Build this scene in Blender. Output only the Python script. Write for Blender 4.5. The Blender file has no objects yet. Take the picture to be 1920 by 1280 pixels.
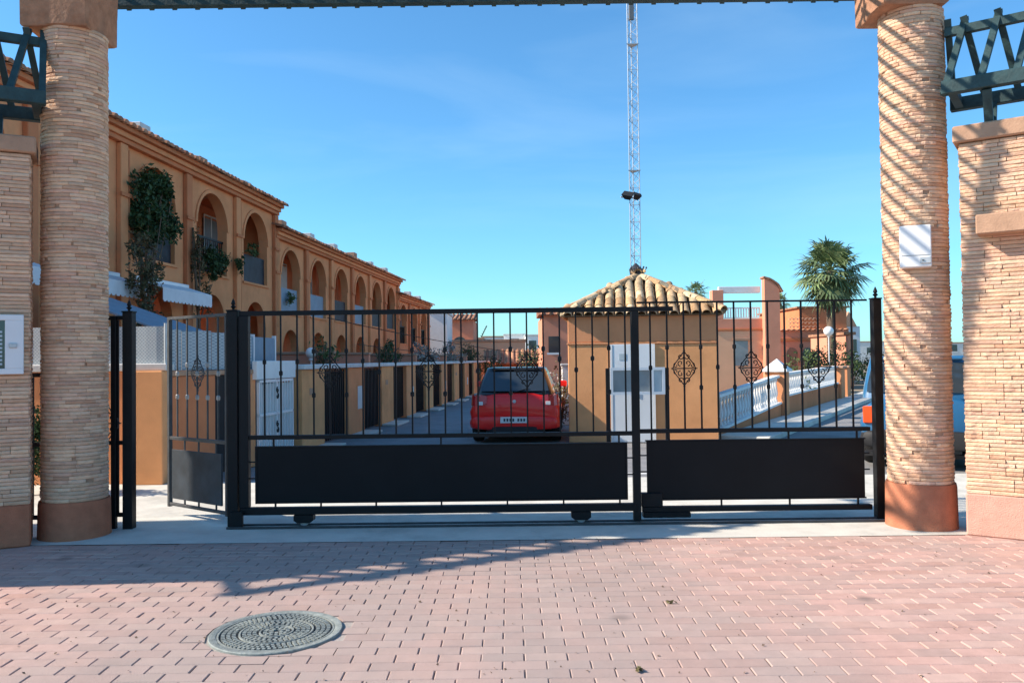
import bpy, math, random
from mathutils import Vector, Matrix
R = math.radians
rnd = random.Random(7)
S = bpy.context.scene
COL = S.collection
# ------------------------------------------------------------------ camera
F = 1530.0 / 1920.0
cam_d = bpy.data.cameras.new('camera'); cam = bpy.data.objects.new('camera', cam_d); COL.objects.link(cam)
cam_d.sensor_width = 36; cam_d.lens = 36 * F; cam_d.clip_start = 0.05; cam_d.clip_end = 3000
pitch = R(1.25); roll = R(0.66)
fw = Vector((0, math.cos(pitch), math.sin(pitch))); u0 = Vector((0, -math.sin(pitch), math.cos(pitch))); r0 = Vector((1, 0, 0))
ri = r0 * math.cos(roll) - u0 * math.sin(roll); up = u0 * math.cos(roll) + r0 * math.sin(roll)
cam.matrix_world = Matrix(((ri.x, up.x, -fw.x, 0), (ri.y, up.y, -fw.y, 0), (ri.z, up.z, -fw.z, 1.6), (0, 0, 0, 1)))
S.camera = cam
# ------------------------------------------------------------------ light
SUN_EL = R(34.0); SUN_G = R(4.0)          # sun low in the left, a touch from the camera's side
wd = bpy.data.worlds.new('World'); S.world = wd; wd.use_nodes = True
wn = wd.node_tree; bg = wn.nodes['Background']
sky = wn.nodes.new('ShaderNodeTexSky'); sky.sky_type = 'NISHITA'; sky.sun_disc = False
sky.sun_elevation = SUN_EL; sky.sun_rotation = R(-90) - SUN_G
sky.air_density = 1.0; sky.dust_density = 0.5; sky.ozone_density = 1.6; sky.altitude = 0
hs = wn.nodes.new('ShaderNodeMix'); hs.data_type = 'RGBA'; hs.blend_type = 'MULTIPLY'; hs.inputs[0].default_value = 1
wn.links.new(sky.outputs[0], hs.inputs[6]); hs.inputs[7].default_value = (0.49, 0.93, 1.18, 1)
# thin high cirrus over the whole dome
tcw = wn.nodes.new('ShaderNodeTexCoord'); mpw = wn.nodes.new('ShaderNodeMapping'); mpw.inputs['Scale'].default_value = (1.1, 1.6, 5.5); mpw.inputs['Rotation'].default_value = (0, R(16), R(25))
wn.links.new(tcw.outputs['Generated'], mpw.inputs[0])
nw = wn.nodes.new('ShaderNodeTexNoise'); nw.inputs['Scale'].default_value = 1.9; nw.inputs['Detail'].default_value = 7; nw.inputs['Roughness'].default_value = .52; nw.inputs['Distortion'].default_value = .5
wn.links.new(mpw.outputs[0], nw.inputs[0])
mw = wn.nodes.new('ShaderNodeMapRange'); mw.inputs[1].default_value = .48; mw.inputs[2].default_value = .78; mw.inputs[3].default_value = 0; mw.inputs[4].default_value = .16; wn.links.new(nw.outputs[0], mw.inputs[0])
cw = wn.nodes.new('ShaderNodeMix'); cw.data_type = 'RGBA'; wn.links.new(mw.outputs[0], cw.inputs[0]); wn.links.new(hs.outputs[2], cw.inputs[6]); cw.inputs[7].default_value = (4.2, 5.6, 6.6, 1)
wn.links.new(cw.outputs[2], bg.inputs[0]); bg.inputs[1].default_value = 0.115
sd = bpy.data.lights.new('sun', 'SUN'); sd.energy = 5.0; sd.angle = R(0.53); sd.color = (1, 0.88, 0.74)
so = bpy.data.objects.new('sun', sd); COL.objects.link(so)
dvec = Vector((math.cos(SUN_EL) * math.cos(SUN_G), math.cos(SUN_EL) * math.sin(SUN_G), -math.sin(SUN_EL)))
so.rotation_euler = dvec.to_track_quat('-Z', 'Y').to_euler(); so.location = (-30, 0, 30)
S.view_settings.view_transform = 'Standard'; S.view_settings.look = 'None'
S.view_settings.exposure = 0.78; S.view_settings.gamma = 1; S.view_settings.use_curve_mapping = False
S.render.engine = 'CYCLES'

# ------------------------------------------------------------------ materials
def mat(name, col, rough=0.85, metal=0.0, var=0.12, scale=6.0, bump=0.15, bscale=60.0, rand=0.0, hue=None, spec=0.3, stain=0.0, stretch=None, coat=0.0):
    """plain procedural surface: two noises for colour, one for fine relief, optional per-piece variation"""
    m = bpy.data.materials.new(name); m.use_nodes = True; nt = m.node_tree; N = nt.nodes; L = nt.links
    b = N['Principled BSDF']; b.inputs['Roughness'].default_value = rough; b.inputs['Metallic'].default_value = metal
    b.inputs['Specular IOR Level'].default_value = spec; b.inputs['Coat Weight'].default_value = coat
    tc = N.new('ShaderNodeTexCoord'); geo = N.new('ShaderNodeNewGeometry')
    src = geo.outputs['Position']
    if stretch:
        mp = N.new('ShaderNodeMapping'); mp.inputs['Scale'].default_value = stretch; L.new(src, mp.inputs[0]); src = mp.outputs[0]
    n1 = N.new('ShaderNodeTexNoise'); n1.inputs['Scale'].default_value = scale; n1.inputs['Detail'].default_value = 6; n1.inputs['Roughness'].default_value = 0.6
    L.new(src, n1.inputs[0])
    mr = N.new('ShaderNodeMapRange'); mr.inputs[1].default_value = 0.25; mr.inputs[2].default_value = 0.75
    mr.inputs[3].default_value = 1 - var; mr.inputs[4].default_value = 1 + var; L.new(n1.outputs[0], mr.inputs[0])
    cur = mr.outputs[0]
    base = N.new('ShaderNodeRGB'); base.outputs[0].default_value = (*col, 1); c = base.outputs[0]
    if rand > 0:
        oi = N.new('ShaderNodeObjectInfo')
        ad = N.new('ShaderNodeMath'); ad.operation = 'ADD'; L.new(geo.outputs['Random Per Island'], ad.inputs[0]); L.new(oi.outputs['Random'], ad.inputs[1])
        fr = N.new('ShaderNodeMath'); fr.operation = 'FRACT'; L.new(ad.outputs[0], fr.inputs[0])
        if hue:
            cr = N.new('ShaderNodeValToRGB'); cr.color_ramp.elements[0].color = (*col, 1); cr.color_ramp.elements[1].color = (*hue[-1], 1)
            for i, h in enumerate(hue[:-1]):
                e = cr.color_ramp.elements.new((i + 1) / len(hue)); e.color = (*h, 1)
            L.new(fr.outputs[0], cr.inputs[0]); c = cr.outputs[0]
        f2 = N.new('ShaderNodeMath'); f2.operation = 'MULTIPLY'; f2.inputs[1].default_value = 7.31; L.new(fr.outputs[0], f2.inputs[0])
        f3 = N.new('ShaderNodeMath'); f3.operation = 'FRACT'; L.new(f2.outputs[0], f3.inputs[0])
        m2 = N.new('ShaderNodeMapRange'); m2.inputs[3].default_value = 1 - rand; m2.inputs[4].default_value = 1 + rand; L.new(f3.outputs[0], m2.inputs[0])
        mu = N.new('ShaderNodeMath'); mu.operation = 'MULTIPLY'; L.new(cur, mu.inputs[0]); L.new(m2.outputs[0], mu.inputs[1]); cur = mu.outputs[0]
    if stain > 0:
        n3 = N.new('ShaderNodeTexNoise'); n3.inputs['Scale'].default_value = scale * 0.22; n3.inputs['Detail'].default_value = 8; n3.inputs['Roughness'].default_value = 0.7
        L.new(geo.outputs['Position'], n3.inputs[0])
        m3 = N.new('ShaderNodeMapRange'); m3.inputs[1].default_value = 0.5; m3.inputs[2].default_value = 0.72; m3.inputs[3].default_value = 1; m3.inputs[4].default_value = 1 - stain
        L.new(n3.outputs[0], m3.inputs[0])
        mu = N.new('ShaderNodeMath'); mu.operation = 'MULTIPLY'; L.new(cur, mu.inputs[0]); L.new(m3.outputs[0], mu.inputs[1]); cur = mu.outputs[0]
    vm = N.new('ShaderNodeVectorMath'); vm.operation = 'SCALE'; L.new(c, vm.inputs[0]); L.new(cur, vm.inputs['Scale'])
    L.new(vm.outputs[0], b.inputs['Base Color'])
    if bump > 0:
        n2 = N.new('ShaderNodeTexNoise'); n2.inputs['Scale'].default_value = bscale; n2.inputs['Detail'].default_value = 5; L.new(src, n2.inputs[0])
        bp = N.new('ShaderNodeBump'); bp.inputs['Strength'].default_value = bump; bp.inputs['Distance'].default_value = 0.01
        L.new(n2.outputs[0], bp.inputs['Height']); L.new(bp.outputs[0], b.inputs['Normal'])
    return m
M = {}
M['stone'] = mat('split_stone', (0.66, 0.405, 0.265), 0.95, var=.16, scale=14, bump=.9, bscale=45, rand=.15, hue=[(.74,.50,.33), (.63,.38,.27), (.70,.50,.35), (.60,.345,.22)], stretch=(1,1,2.2), spec=.15)
M['mortar'] = mat('stone_mortar', (0.42, 0.27, 0.18), 0.95, var=.2, scale=20, bump=.4, spec=.1)
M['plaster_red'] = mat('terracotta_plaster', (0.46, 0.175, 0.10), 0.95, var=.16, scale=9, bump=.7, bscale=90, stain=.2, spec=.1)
M['capital'] = mat('rough_capital_plaster', (0.40, 0.215, 0.135), 0.95, var=.25, scale=10, bump=1.0, bscale=28, stain=.25, spec=.1)
M['pink_plaster'] = mat('pink_plaster', (0.56, 0.32, 0.245), 0.95, var=.12, scale=9, bump=.6, bscale=90, stain=.12, spec=.1)
M['reflection_black'] = mat('reflection_black', (0.012, 0.012, 0.014), 0.2, var=.05, bump=0, spec=.5)  # red car's cabin: dark reflection on the roof put into the colour
M['cap'] = mat('wall_coping', (0.44, 0.27, 0.18), 0.9, var=.15, scale=8, bump=.4, stain=.2, spec=.15)
M['paver'] = mat('clay_paver', (0.49, 0.31, 0.262), 0.9, var=.10, scale=9, bump=.35, bscale=120, rand=.08, hue=[(.52,.33,.28), (.445,.305,.265), (.53,.36,.305), (.475,.295,.245)], stain=.16, spec=.2)
def grime(m):
    nt = m.node_tree; N = nt.nodes; L = nt.links; b = N['Principled BSDF']; old = b.inputs['Base Color'].links[0].from_socket
    g = N.new('ShaderNodeNewGeometry'); mp = N.new('ShaderNodeMapping'); mp.inputs['Scale'].default_value = (.55, .16, 1); L.new(g.outputs['Position'], mp.inputs[0])
    n = N.new('ShaderNodeTexNoise'); n.inputs['Scale'].default_value = 1.2; n.inputs['Detail'].default_value = 7; n.inputs['Roughness'].default_value = .62; L.new(mp.outputs[0], n.inputs[0])
    sx = N.new('ShaderNodeSeparateXYZ'); L.new(g.outputs['Position'], sx.inputs[0])
    a = N.new('ShaderNodeMath'); a.operation = 'ADD'; a.inputs[1].default_value = .7; L.new(sx.outputs[0], a.inputs[0])
    q = N.new('ShaderNodeMath'); q.operation = 'ABSOLUTE'; L.new(a.outputs[0], q.inputs[0])
    k = N.new('ShaderNodeMapRange'); k.interpolation_type = 'SMOOTHSTEP'; k.inputs[1].default_value = .8; k.inputs[2].default_value = 3.4; k.inputs[3].default_value = .30; k.inputs[4].default_value = 0; L.new(q.outputs[0], k.inputs[0])
    d = N.new('ShaderNodeMath'); d.operation = 'ADD'; L.new(n.outputs[0], d.inputs[0]); L.new(k.outputs[0], d.inputs[1])
    f = N.new('ShaderNodeMapRange'); f.inputs[1].default_value = .5; f.inputs[2].default_value = .85; f.inputs[3].default_value = 0; f.inputs[4].default_value = .62; L.new(d.outputs[0], f.inputs[0])
    mi = N.new('ShaderNodeMix'); mi.data_type = 'RGBA'; L.new(f.outputs[0], mi.inputs[0]); L.new(old, mi.inputs[6]); mi.inputs[7].default_value = (.30, .265, .245, 1)
    v = N.new('ShaderNodeTexVoronoi'); v.inputs['Scale'].default_value = 1.15; L.new(g.outputs['Position'], v.inputs[0])      # a few dark oil spots
    o = N.new('ShaderNodeMapRange'); o.inputs[1].default_value = .03; o.inputs[2].default_value = .10; o.inputs[3].default_value = .5; o.inputs[4].default_value = 0; L.new(v.outputs['Distance'], o.inputs[0])
    m2 = N.new('ShaderNodeMix'); m2.data_type = 'RGBA'; L.new(o.outputs[0], m2.inputs[0]); L.new(mi.outputs[2], m2.inputs[6]); m2.inputs[7].default_value = (.13, .11, .10, 1)
    L.new(m2.outputs[2], b.inputs['Base Color'])
grime(M['paver'])
M['sand'] = mat('joint_sand', (0.40, 0.31, 0.26), 0.95, var=.35, scale=5, bump=.3, spec=.1)
M['concrete'] = mat('pale_concrete', (0.60, 0.58, 0.52), 0.9, var=.14, scale=3, bump=.3, stain=.38, spec=.2)
M['asphalt'] = mat('asphalt', (0.24, 0.24, 0.245), 0.9, var=.15, scale=3, bump=.5, bscale=150, stain=.2, spec=.2)
M['street'] = mat('side_street_concrete', (0.24, 0.235, 0.23), 0.9, var=.12, scale=2, bump=.4, bscale=120, stain=.3, spec=.2)
M['paint'] = mat('road_paint', (0.72, 0.72, 0.70), 0.8, var=.12, scale=6, bump=.1, stain=.2)
M['earth'] = mat('dry_earth', (0.30, 0.24, 0.17), 0.95, var=.25, scale=.8, bump=.4, bscale=20)
M['iron'] = mat('black_iron', (0.008, 0.0085, 0.010), 0.5, var=.25, scale=12, bump=.12, bscale=70, spec=.2)
M['iron_worn'] = mat('weathered_iron', (0.035, 0.037, 0.042), 0.5, var=.5, scale=9, bump=.3, bscale=50, stain=.3, spec=.5)
M['panel'] = mat('black_sheet_metal', (0.0065, 0.0065, 0.008), 0.6, var=.25, scale=2.5, bump=.05, bscale=5, spec=.2)
M['panel_worn'] = mat('dusty_sheet_metal', (0.028, 0.036, 0.046), 0.6, var=.45, scale=5, bump=.1, stain=.4, spec=.3)
M['silver'] = mat('bare_collar_metal', (0.35, 0.34, 0.33), 0.45, metal=.6, var=.2, bump=.1)
M['green_wood'] = mat('green_painted_timber', (0.022, 0.055, 0.060), 0.6, var=.35, scale=12, bump=.3, bscale=40, stain=.3, stretch=(1,1,1), spec=.4)
M['ochre'] = mat('ochre_render', (0.74, 0.315, 0.145), 0.95, var=.12, scale=1.6, bump=.4, bscale=60, stain=.24, spec=.1)
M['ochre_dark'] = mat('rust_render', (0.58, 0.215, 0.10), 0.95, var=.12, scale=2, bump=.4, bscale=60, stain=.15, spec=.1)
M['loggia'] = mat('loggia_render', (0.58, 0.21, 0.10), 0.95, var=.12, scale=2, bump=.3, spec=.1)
M['guard'] = mat('guardhouse_render', (0.76, 0.36, 0.16), 0.95, var=.12, scale=2.2, bump=.4, bscale=70, stain=.28, spec=.1)
M['guard_band'] = mat('guardhouse_band', (0.64, 0.285, 0.14), 0.95, var=.10, scale=2.2, bump=.4, bscale=70, stain=.12, spec=.1)
M['salmon'] = mat('salmon_render', (0.66, 0.285, 0.18), 0.95, var=.10, scale=1.2, bump=.3, stain=.12, spec=.1)
M['peach'] = mat('peach_render', (0.76, 0.43, 0.26), 0.95, var=.08, scale=1, bump=.3, stain=.1, spec=.1)
M['tile'] = mat('clay_roof_tile', (0.50, 0.33, 0.16), 0.9, var=.4, scale=22, bump=.5, bscale=60, rand=.25, hue=[(.55,.42,.26), (.38,.22,.11), (.58,.46,.30), (.46,.27,.14)], stain=.35, spec=.15)
M['tile_red'] = mat('red_roof_tile', (0.36, 0.16, 0.09), 0.9, var=.35, scale=6, bump=.4, rand=.25, hue=[(.42,.22,.13), (.30,.13,.08)], stain=.3, spec=.15)
M['tile_pan'] = mat('roof_pan', (0.17, 0.105, 0.06), 0.95, var=.4, scale=10, bump=.4, spec=.1)
M['white'] = mat('white_paint', (0.76, 0.76, 0.74), 0.7, var=.06, scale=5, bump=.1, stain=.08)
M['offwhite'] = mat('weathered_white', (0.62, 0.62, 0.60), 0.8, var=.12, scale=4, bump=.2, stain=.2)
M['white_metal'] = mat('white_lacquer', (0.74, 0.75, 0.76), 0.4, var=.04, scale=4, bump=0, spec=.5)
M['grey_door'] = mat('pale_grey_door', (0.66, 0.70, 0.73), 0.5, var=.05, scale=3, bump=.05, spec=.4)
M['steel'] = mat('galvanised_steel', (0.50, 0.52, 0.53), 0.45, metal=.5, var=.12, scale=20, bump=.1)
M['glass'] = mat('dark_glass', (0.03, 0.04, 0.05), 0.06, var=.05, bump=0, spec=.8)
M['glass_pale'] = mat('pale_glass', (0.22, 0.26, 0.28), 0.12, var=.15, scale=3, bump=0, spec=.6)
M['blind'] = mat('slat_blind', (0.42, 0.50, 0.54), 0.6, var=.1, bump=0)
M['tarp'] = None
M['bluetarp'] = mat('blue_grey_awning', (0.24, 0.31, 0.38), 0.7, var=.12, scale=3, bump=.15, stain=.15)
M['canvas'] = mat('white_canvas', (0.72, 0.72, 0.74), 0.85, var=.08, scale=4, bump=.2)
M['red_paint'] = mat('red_car_paint', (0.80, 0.014, 0.010), 0.34, var=.04, scale=2, bump=0, spec=.4, coat=.35)
M['blue_paint'] = mat('blue_car_paint', (0.02, 0.115, 0.25), 0.3, var=.05, scale=2, bump=0, spec=.5, coat=.6)
M['black_plastic'] = mat('black_plastic', (0.02, 0.02, 0.022), 0.6, var=.1, bump=.05)
M['grey_plastic'] = mat('grey_plastic', (0.16, 0.165, 0.17), 0.6, var=.1, bump=.05)
M['tyre'] = mat('tyre_rubber', (0.022, 0.022, 0.022), 0.85, var=.15, bump=.3)
M['lamp_red'] = mat('tail_lamp_red', (0.52, 0.02, 0.02), 0.15, var=.05, bump=0, spec=.7)
M['lamp_orange'] = mat('tail_lamp_orange', (0.75, 0.09, 0.02), 0.2, var=.1, bump=0, spec=.6)
M['plate'] = mat('number_plate', (0.68, 0.68, 0.66), 0.5, var=.03, bump=0)
M['plate_ink'] = mat('plate_ink', (0.05, 0.05, 0.06), 0.6, var=.02, bump=0)
M['castiron'] = mat('cast_iron', (0.24, 0.265, 0.25), 0.65, metal=.1, var=.35, scale=22, bump=.6, bscale=90, stain=.2, spec=.4)
M['castiron_dark'] = mat('cast_iron_recess', (0.035, 0.04, 0.042), 0.8, var=.3, scale=20, bump=.4)
M['cement'] = mat('cement_collar', (0.36, 0.32, 0.29), 0.95, var=.15, scale=14, bump=.6, stain=.2)
M['bark'] = mat('bark', (0.16, 0.11, 0.075), 0.95, var=.3, scale=12, bump=.9, bscale=30)
M['globe'] = mat('opal_globe', (0.82, 0.82, 0.80), 0.35, var=.02, bump=0, spec=.5)
M['wire'] = mat('cable_rubber', (0.02, 0.02, 0.02), 0.7, var=.1, bump=0)
def leafmat(name, a, b2, c2):
    m = mat(name, a, 0.6, var=.3, scale=3, bump=0, rand=.3, hue=[b2, c2], spec=.3)
    return m
M['leaf'] = leafmat('dark_leaf', (0.028, 0.060, 0.018), (0.05, 0.09, 0.03), (0.018, 0.04, 0.014))
M['leaf_dry'] = leafmat('dry_leaf', (0.10, 0.09, 0.035), (0.14, 0.10, 0.05), (0.05, 0.07, 0.03))
M['leaf_mid'] = leafmat('mid_leaf', (0.06, 0.10, 0.03), (0.09, 0.13, 0.04), (0.035, 0.07, 0.02))
M['frond'] = leafmat('palm_frond', (0.13, 0.19, 0.07), (0.22, 0.27, 0.13), (0.07, 0.12, 0.04))
M['skirt'] = leafmat('dead_frond', (0.20, 0.13, 0.075), (0.15, 0.09, 0.05), (0.25, 0.18, 0.11))
M['bloom'] = leafmat('pale_bract', (0.34, 0.28, 0.27), (0.20, 0.20, 0.14), (0.42, 0.33, 0.34))
def tarp():
    m = mat('screening_mesh', (0.30, 0.35, 0.385), 0.8, var=.10, scale=2, bump=.2, stain=.12)
    nt = m.node_tree; N = nt.nodes; L = nt.links; b = N['Principled BSDF']; old = b.inputs['Base Color'].links[0].from_socket
    g = N.new('ShaderNodeNewGeometry'); sx = N.new('ShaderNodeSeparateXYZ'); L.new(g.outputs['Position'], sx.inputs[0])
    outs = []
    for op in ('ADD', 'SUBTRACT'):
        a = N.new('ShaderNodeMath'); a.operation = op; L.new(sx.outputs[0], a.inputs[0]); L.new(sx.outputs[2], a.inputs[1])
        w = N.new('ShaderNodeMath'); w.operation = 'PINGPONG'; w.inputs[1].default_value = 0.024; L.new(a.outputs[0], w.inputs[0])
        c = N.new('ShaderNodeMath'); c.operation = 'LESS_THAN'; c.inputs[1].default_value = 0.0042; L.new(w.outputs[0], c.inputs[0]); outs.append(c)
    mx = N.new('ShaderNodeMath'); mx.operation = 'MAXIMUM'; L.new(outs[0].outputs[0], mx.inputs[0]); L.new(outs[1].outputs[0], mx.inputs[1])
    mi = N.new('ShaderNodeMix'); mi.data_type = 'RGBA'; L.new(mx.outputs[0], mi.inputs[0]); L.new(old, mi.inputs[6]); mi.inputs[7].default_value = (0.52, 0.56, 0.57, 1)
    L.new(mi.outputs[2], b.inputs['Base Color']); return m
M['tarp'] = tarp()

# ------------------------------------------------------------------ builders
class MB:
    def __init__(s): s.v = []; s.f = []; s.sm = False
    def add(s, vs, fs):
        o = len(s.v); s.v += [tuple(p) for p in vs]; s.f += [tuple(i + o for i in f) for f in fs]; return s
    def box(s, a, b, T=None):
        x0, y0, z0 = a; x1, y1, z1 = b
        p = [Vector(q) for q in ((x0,y0,z0),(x1,y0,z0),(x1,y1,z0),(x0,y1,z0),(x0,y0,z1),(x1,y0,z1),(x1,y1,z1),(x0,y1,z1))]
        if T: p = [T @ q for q in p]
        return s.add(p, [(3,2,1,0),(4,5,6,7),(0,1,5,4),(1,2,6,5),(2,3,7,6),(3,0,4,7)])
    def cbox(s, a, b, c=0.01, T=None):
        """box with chamfered edges on every side"""
        (x0,y0,z0),(x1,y1,z1) = a, b; vs = []; 
        for z, zi in ((z0, z0 + c), (z1, z1 - c)):
            pass
        rings = [(z0, c), (z0 + c, 0), (z1 - c, 0), (z1, c)]
        for z, k in rings:
            X0, X1, Y0, Y1 = x0 + k, x1 - k, y0 + k, y1 - k
            vs += [(X0 + (c if k == 0 else c * .4), Y0, z), (X1 - (c if k == 0 else c * .4), Y0, z), (X1, Y0 + (c if k == 0 else c * .4), z), (X1, Y1 - (c if k == 0 else c * .4), z),
                   (X1 - (c if k == 0 else c * .4), Y1, z), (X0 + (c if k == 0 else c * .4), Y1, z), (X0, Y1 - (c if k == 0 else c * .4), z), (X0, Y0 + (c if k == 0 else c * .4), z)]
        fs = [tuple(range(7, -1, -1)), tuple(range(24, 32))]
        for r in range(3):
            for i in range(8):
                j = (i + 1) % 8; fs.append((r*8+i, r*8+j, r*8+8+j, r*8+8+i))
        if T: vs = [T @ Vector(q) for q in vs]
        return s.add(vs, fs)
    def beam(s, p, q, w, h, upv=(0, 0, 1)):
        p = Vector(p); q = Vector(q); d = q - p; L = d.length; d.normalize(); u = Vector(upv)
        if abs(d.dot(u)) > .98: u = Vector((0, 1, 0))
        x = d.cross(u).normalized(); z = x.cross(d).normalized()
        T = Matrix(((x.x, d.x, z.x, p.x), (x.y, d.y, z.y, p.y), (x.z, d.z, z.z, p.z), (0, 0, 0, 1)))
        return s.box((-w/2, 0, -h/2), (w/2, L, h/2), T)
    def tube(s, pts, r, n=6, cap=True):
        pts = [Vector(p) for p in pts]; o = len(s.v); k = len(pts); u = None
        for i, p in enumerate(pts):
            d = (pts[min(i+1, k-1)] - pts[max(i-1, 0)]).normalized()
            if u is None:
                u = Vector((0, 0, 1)) if abs(d.z) < .9 else Vector((0, 1, 0))
            x = d.cross(u)
            if x.length < 1e-5: x = d.cross(Vector((1, .3, 0)))
            x.normalize(); u = x.cross(d).normalized()
            rr = r[i] if isinstance(r, (list, tuple)) else r
            for j in range(n):
                a = 2 * math.pi * j / n; s.v.append(tuple(p + x * (math.cos(a) * rr) + u * (math.sin(a) * rr)))
        for i in range(k - 1):
            for j in range(n):
                j2 = (j + 1) % n; s.f.append((o+i*n+j, o+i*n+j2, o+i*n+n+j2, o+i*n+n+j))
        if cap: s.f.append(tuple(o + j for j in range(n - 1, -1, -1))); s.f.append(tuple(o + (k-1)*n + j for j in range(n)))
        return s
    def lathe(s, prof, c=(0, 0, 0), n=24, a0=0, cap=True):
        o = len(s.v)
        for r, z in prof:
            for j in range(n):
                a = 2 * math.pi * j / n + a0; s.v.append((c[0] + r * math.cos(a), c[1] + r * math.sin(a), c[2] + z))
        for i in range(len(prof) - 1):
            for j in range(n):
                j2 = (j + 1) % n; s.f.append((o+i*n+j, o+i*n+j2, o+i*n+n+j2, o+i*n+n+j))
        if cap: s.f.append(tuple(o + j for j in range(n-1, -1, -1))); s.f.append(tuple(o + (len(prof)-1)*n + j for j in range(n)))
        return s
    def loft(s, rings, cap=True):
        o = len(s.v); n = len(rings[0])
        for r in rings: s.v += [tuple(p) for p in r]
        for i in range(len(rings) - 1):
            for j in range(n):
                j2 = (j + 1) % n; s.f.append((o+i*n+j, o+i*n+j2, o+i*n+n+j2, o+i*n+n+j))
        if cap: s.f.append(tuple(o + j for j in range(n-1, -1, -1))); s.f.append(tuple(o + (len(rings)-1)*n + j for j in range(n)))
        return s
    def prism(s, poly, y0, y1, T=None):
        """outline in XZ extruded along Y"""
        n = len(poly); vs = [Vector((x, y0, z)) for x, z in poly] + [Vector((x, y1, z)) for x, z in poly]
        if T: vs = [T @ v for v in vs]
        return s.add(vs, [tuple(range(n)), tuple(range(2*n-1, n-1, -1))] + [(i, i + n, (i+1) % n + n, (i+1) % n) for i in range(n)])
    def mesh(s, name, m, smooth=False):
        me = bpy.data.meshes.new(name); me.from_pydata(s.v, [], s.f); me.update()
        if m: me.materials.append(m)
        if smooth:
            me.polygons.foreach_set('use_smooth', [True] * len(me.polygons))
            try: me.set_sharp_from_angle(angle=R(38))
            except Exception: pass
        return me
    def build(s, name, m, parent=None, smooth=False, local=False, **kw):
        """verts are world coordinates (local=True: the parent's own frame); origin goes to the bounding box centre"""
        xs = [p[0] for p in s.v]; ys = [p[1] for p in s.v]; zs = [p[2] for p in s.v]
        c = Vector(((min(xs)+max(xs))/2, (min(ys)+max(ys))/2, min(zs)))
        s.v = [(p[0]-c.x, p[1]-c.y, p[2]-c.z) for p in s.v]
        o = bpy.data.objects.new(name, s.mesh(name, m, smooth)); COL.objects.link(o)
        if parent is not None:
            o.parent = parent
            if not local: c = c - wloc(parent)
        o.location = c
        for k, v in kw.items(): o[k] = v
        return o
def wloc(o):
    p = Vector(o.location)
    while o.parent: o = o.parent; p = p + Vector(o.location)
    return p
def empty(name, loc, rz=0, **kw):
    o = bpy.data.objects.new(name, None); COL.objects.link(o); o.location = loc; o.rotation_euler = (0, 0, rz); o.empty_display_size = .3
    for k, v in kw.items(): o[k] = v
    return o
def inst(name, me, parent, loc, rot=(0, 0, 0), sc=None):
    o = bpy.data.objects.new(name, me); COL.objects.link(o); o.parent = parent; o.location = loc; o.rotation_euler = rot
    if sc: o.scale = sc
    return o
def copy_tree(o, parent=None):
    c = o.copy(); COL.objects.link(c); c.parent = parent
    for ch in [k for k in bpy.data.objects if k.parent == o]: copy_tree(ch, c)
    return c
def quad_leaf(mb, p, size, rg, flat=0.0, asp=.5):
    n = Vector((rg.gauss(0, 1), rg.gauss(0, 1), rg.gauss(0, 1) + flat)).normalized()
    t = n.cross(Vector((rg.gauss(0, 1), rg.gauss(0, 1), rg.gauss(0, 1)))).normalized(); b = n.cross(t)
    s = size * rg.uniform(.6, 1.3); p = Vector(p)
    mb.add([p - t * s * .5, p + b * s * asp * .5 + n * s * .08, p + t * s * .5, p - b * s * asp * .5 + n * s * .08], [(0, 1, 2, 3)])
def foliage(mb, c, rad, n, size, rg, clumps=10):
    cl = []
    for _ in range(clumps):
        while True:
            q = Vector((rg.uniform(-1, 1), rg.uniform(-1, 1), rg.uniform(-1, 1)))
            if q.length < 1: break
        cl.append((q * .78, rg.uniform(.25, .5)))
    for _ in range(n):
        q, r = rg.choice(cl); d = Vector((rg.gauss(0, 1), rg.gauss(0, 1), rg.gauss(0, 1))).normalized() * r * rg.uniform(.3, 1.15)
        p = q + d
        quad_leaf(mb, (c[0] + p.x * rad[0], c[1] + p.y * rad[1], c[2] + p.z * rad[2]), size, rg)

# ------------------------------------------------------------------ ground
# base earth lies low under everything; the surfaced parts are sheets above it
def sheet(name, pts, z, m, label, thick=0.0):
    mb = MB(); mb.add([(x, y, z) for x, y in pts], [tuple(range(len(pts)))])
    return mb.build(name, m, kind='structure', label=label)
sheet('ground', [(-900, -300), (900, -300), (900, 1500), (-900, 1500)], -0.06, M['earth'], 'dry earth ground around the estate')
sheet('paving_bed', [(-14, -6), (14, -6), (14, 7.28), (-14, 7.28)], -0.012, M['sand'], 'sandy bed showing between the paving bricks')
sheet('concrete_apron', [(-9, 7.28), (13, 7.28), (13, 11.0), (-9, 11.0)], 0.0, M['concrete'], 'pale concrete strip under and behind the gate')
sheet('road', [(-6.2, 11.0), (4.6, 11.0), (6.2, 70), (-1.0, 70)], -0.008, M['asphalt'], 'asphalt street running straight away behind the gate')
sheet('side_street', [(4.6, 11.0), (13, 11.0), (48, 72), (36.3, 72), (4.1, 16.2)], -0.004, M['street'], 'worn concrete street turning off to the right')
sheet('junction_surface', [(-9, 11.0), (4.6, 11.0), (4.1, 16.2), (-9, 16.2)], -0.016, M['asphalt'], 'asphalt in front of the garden walls')

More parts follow.
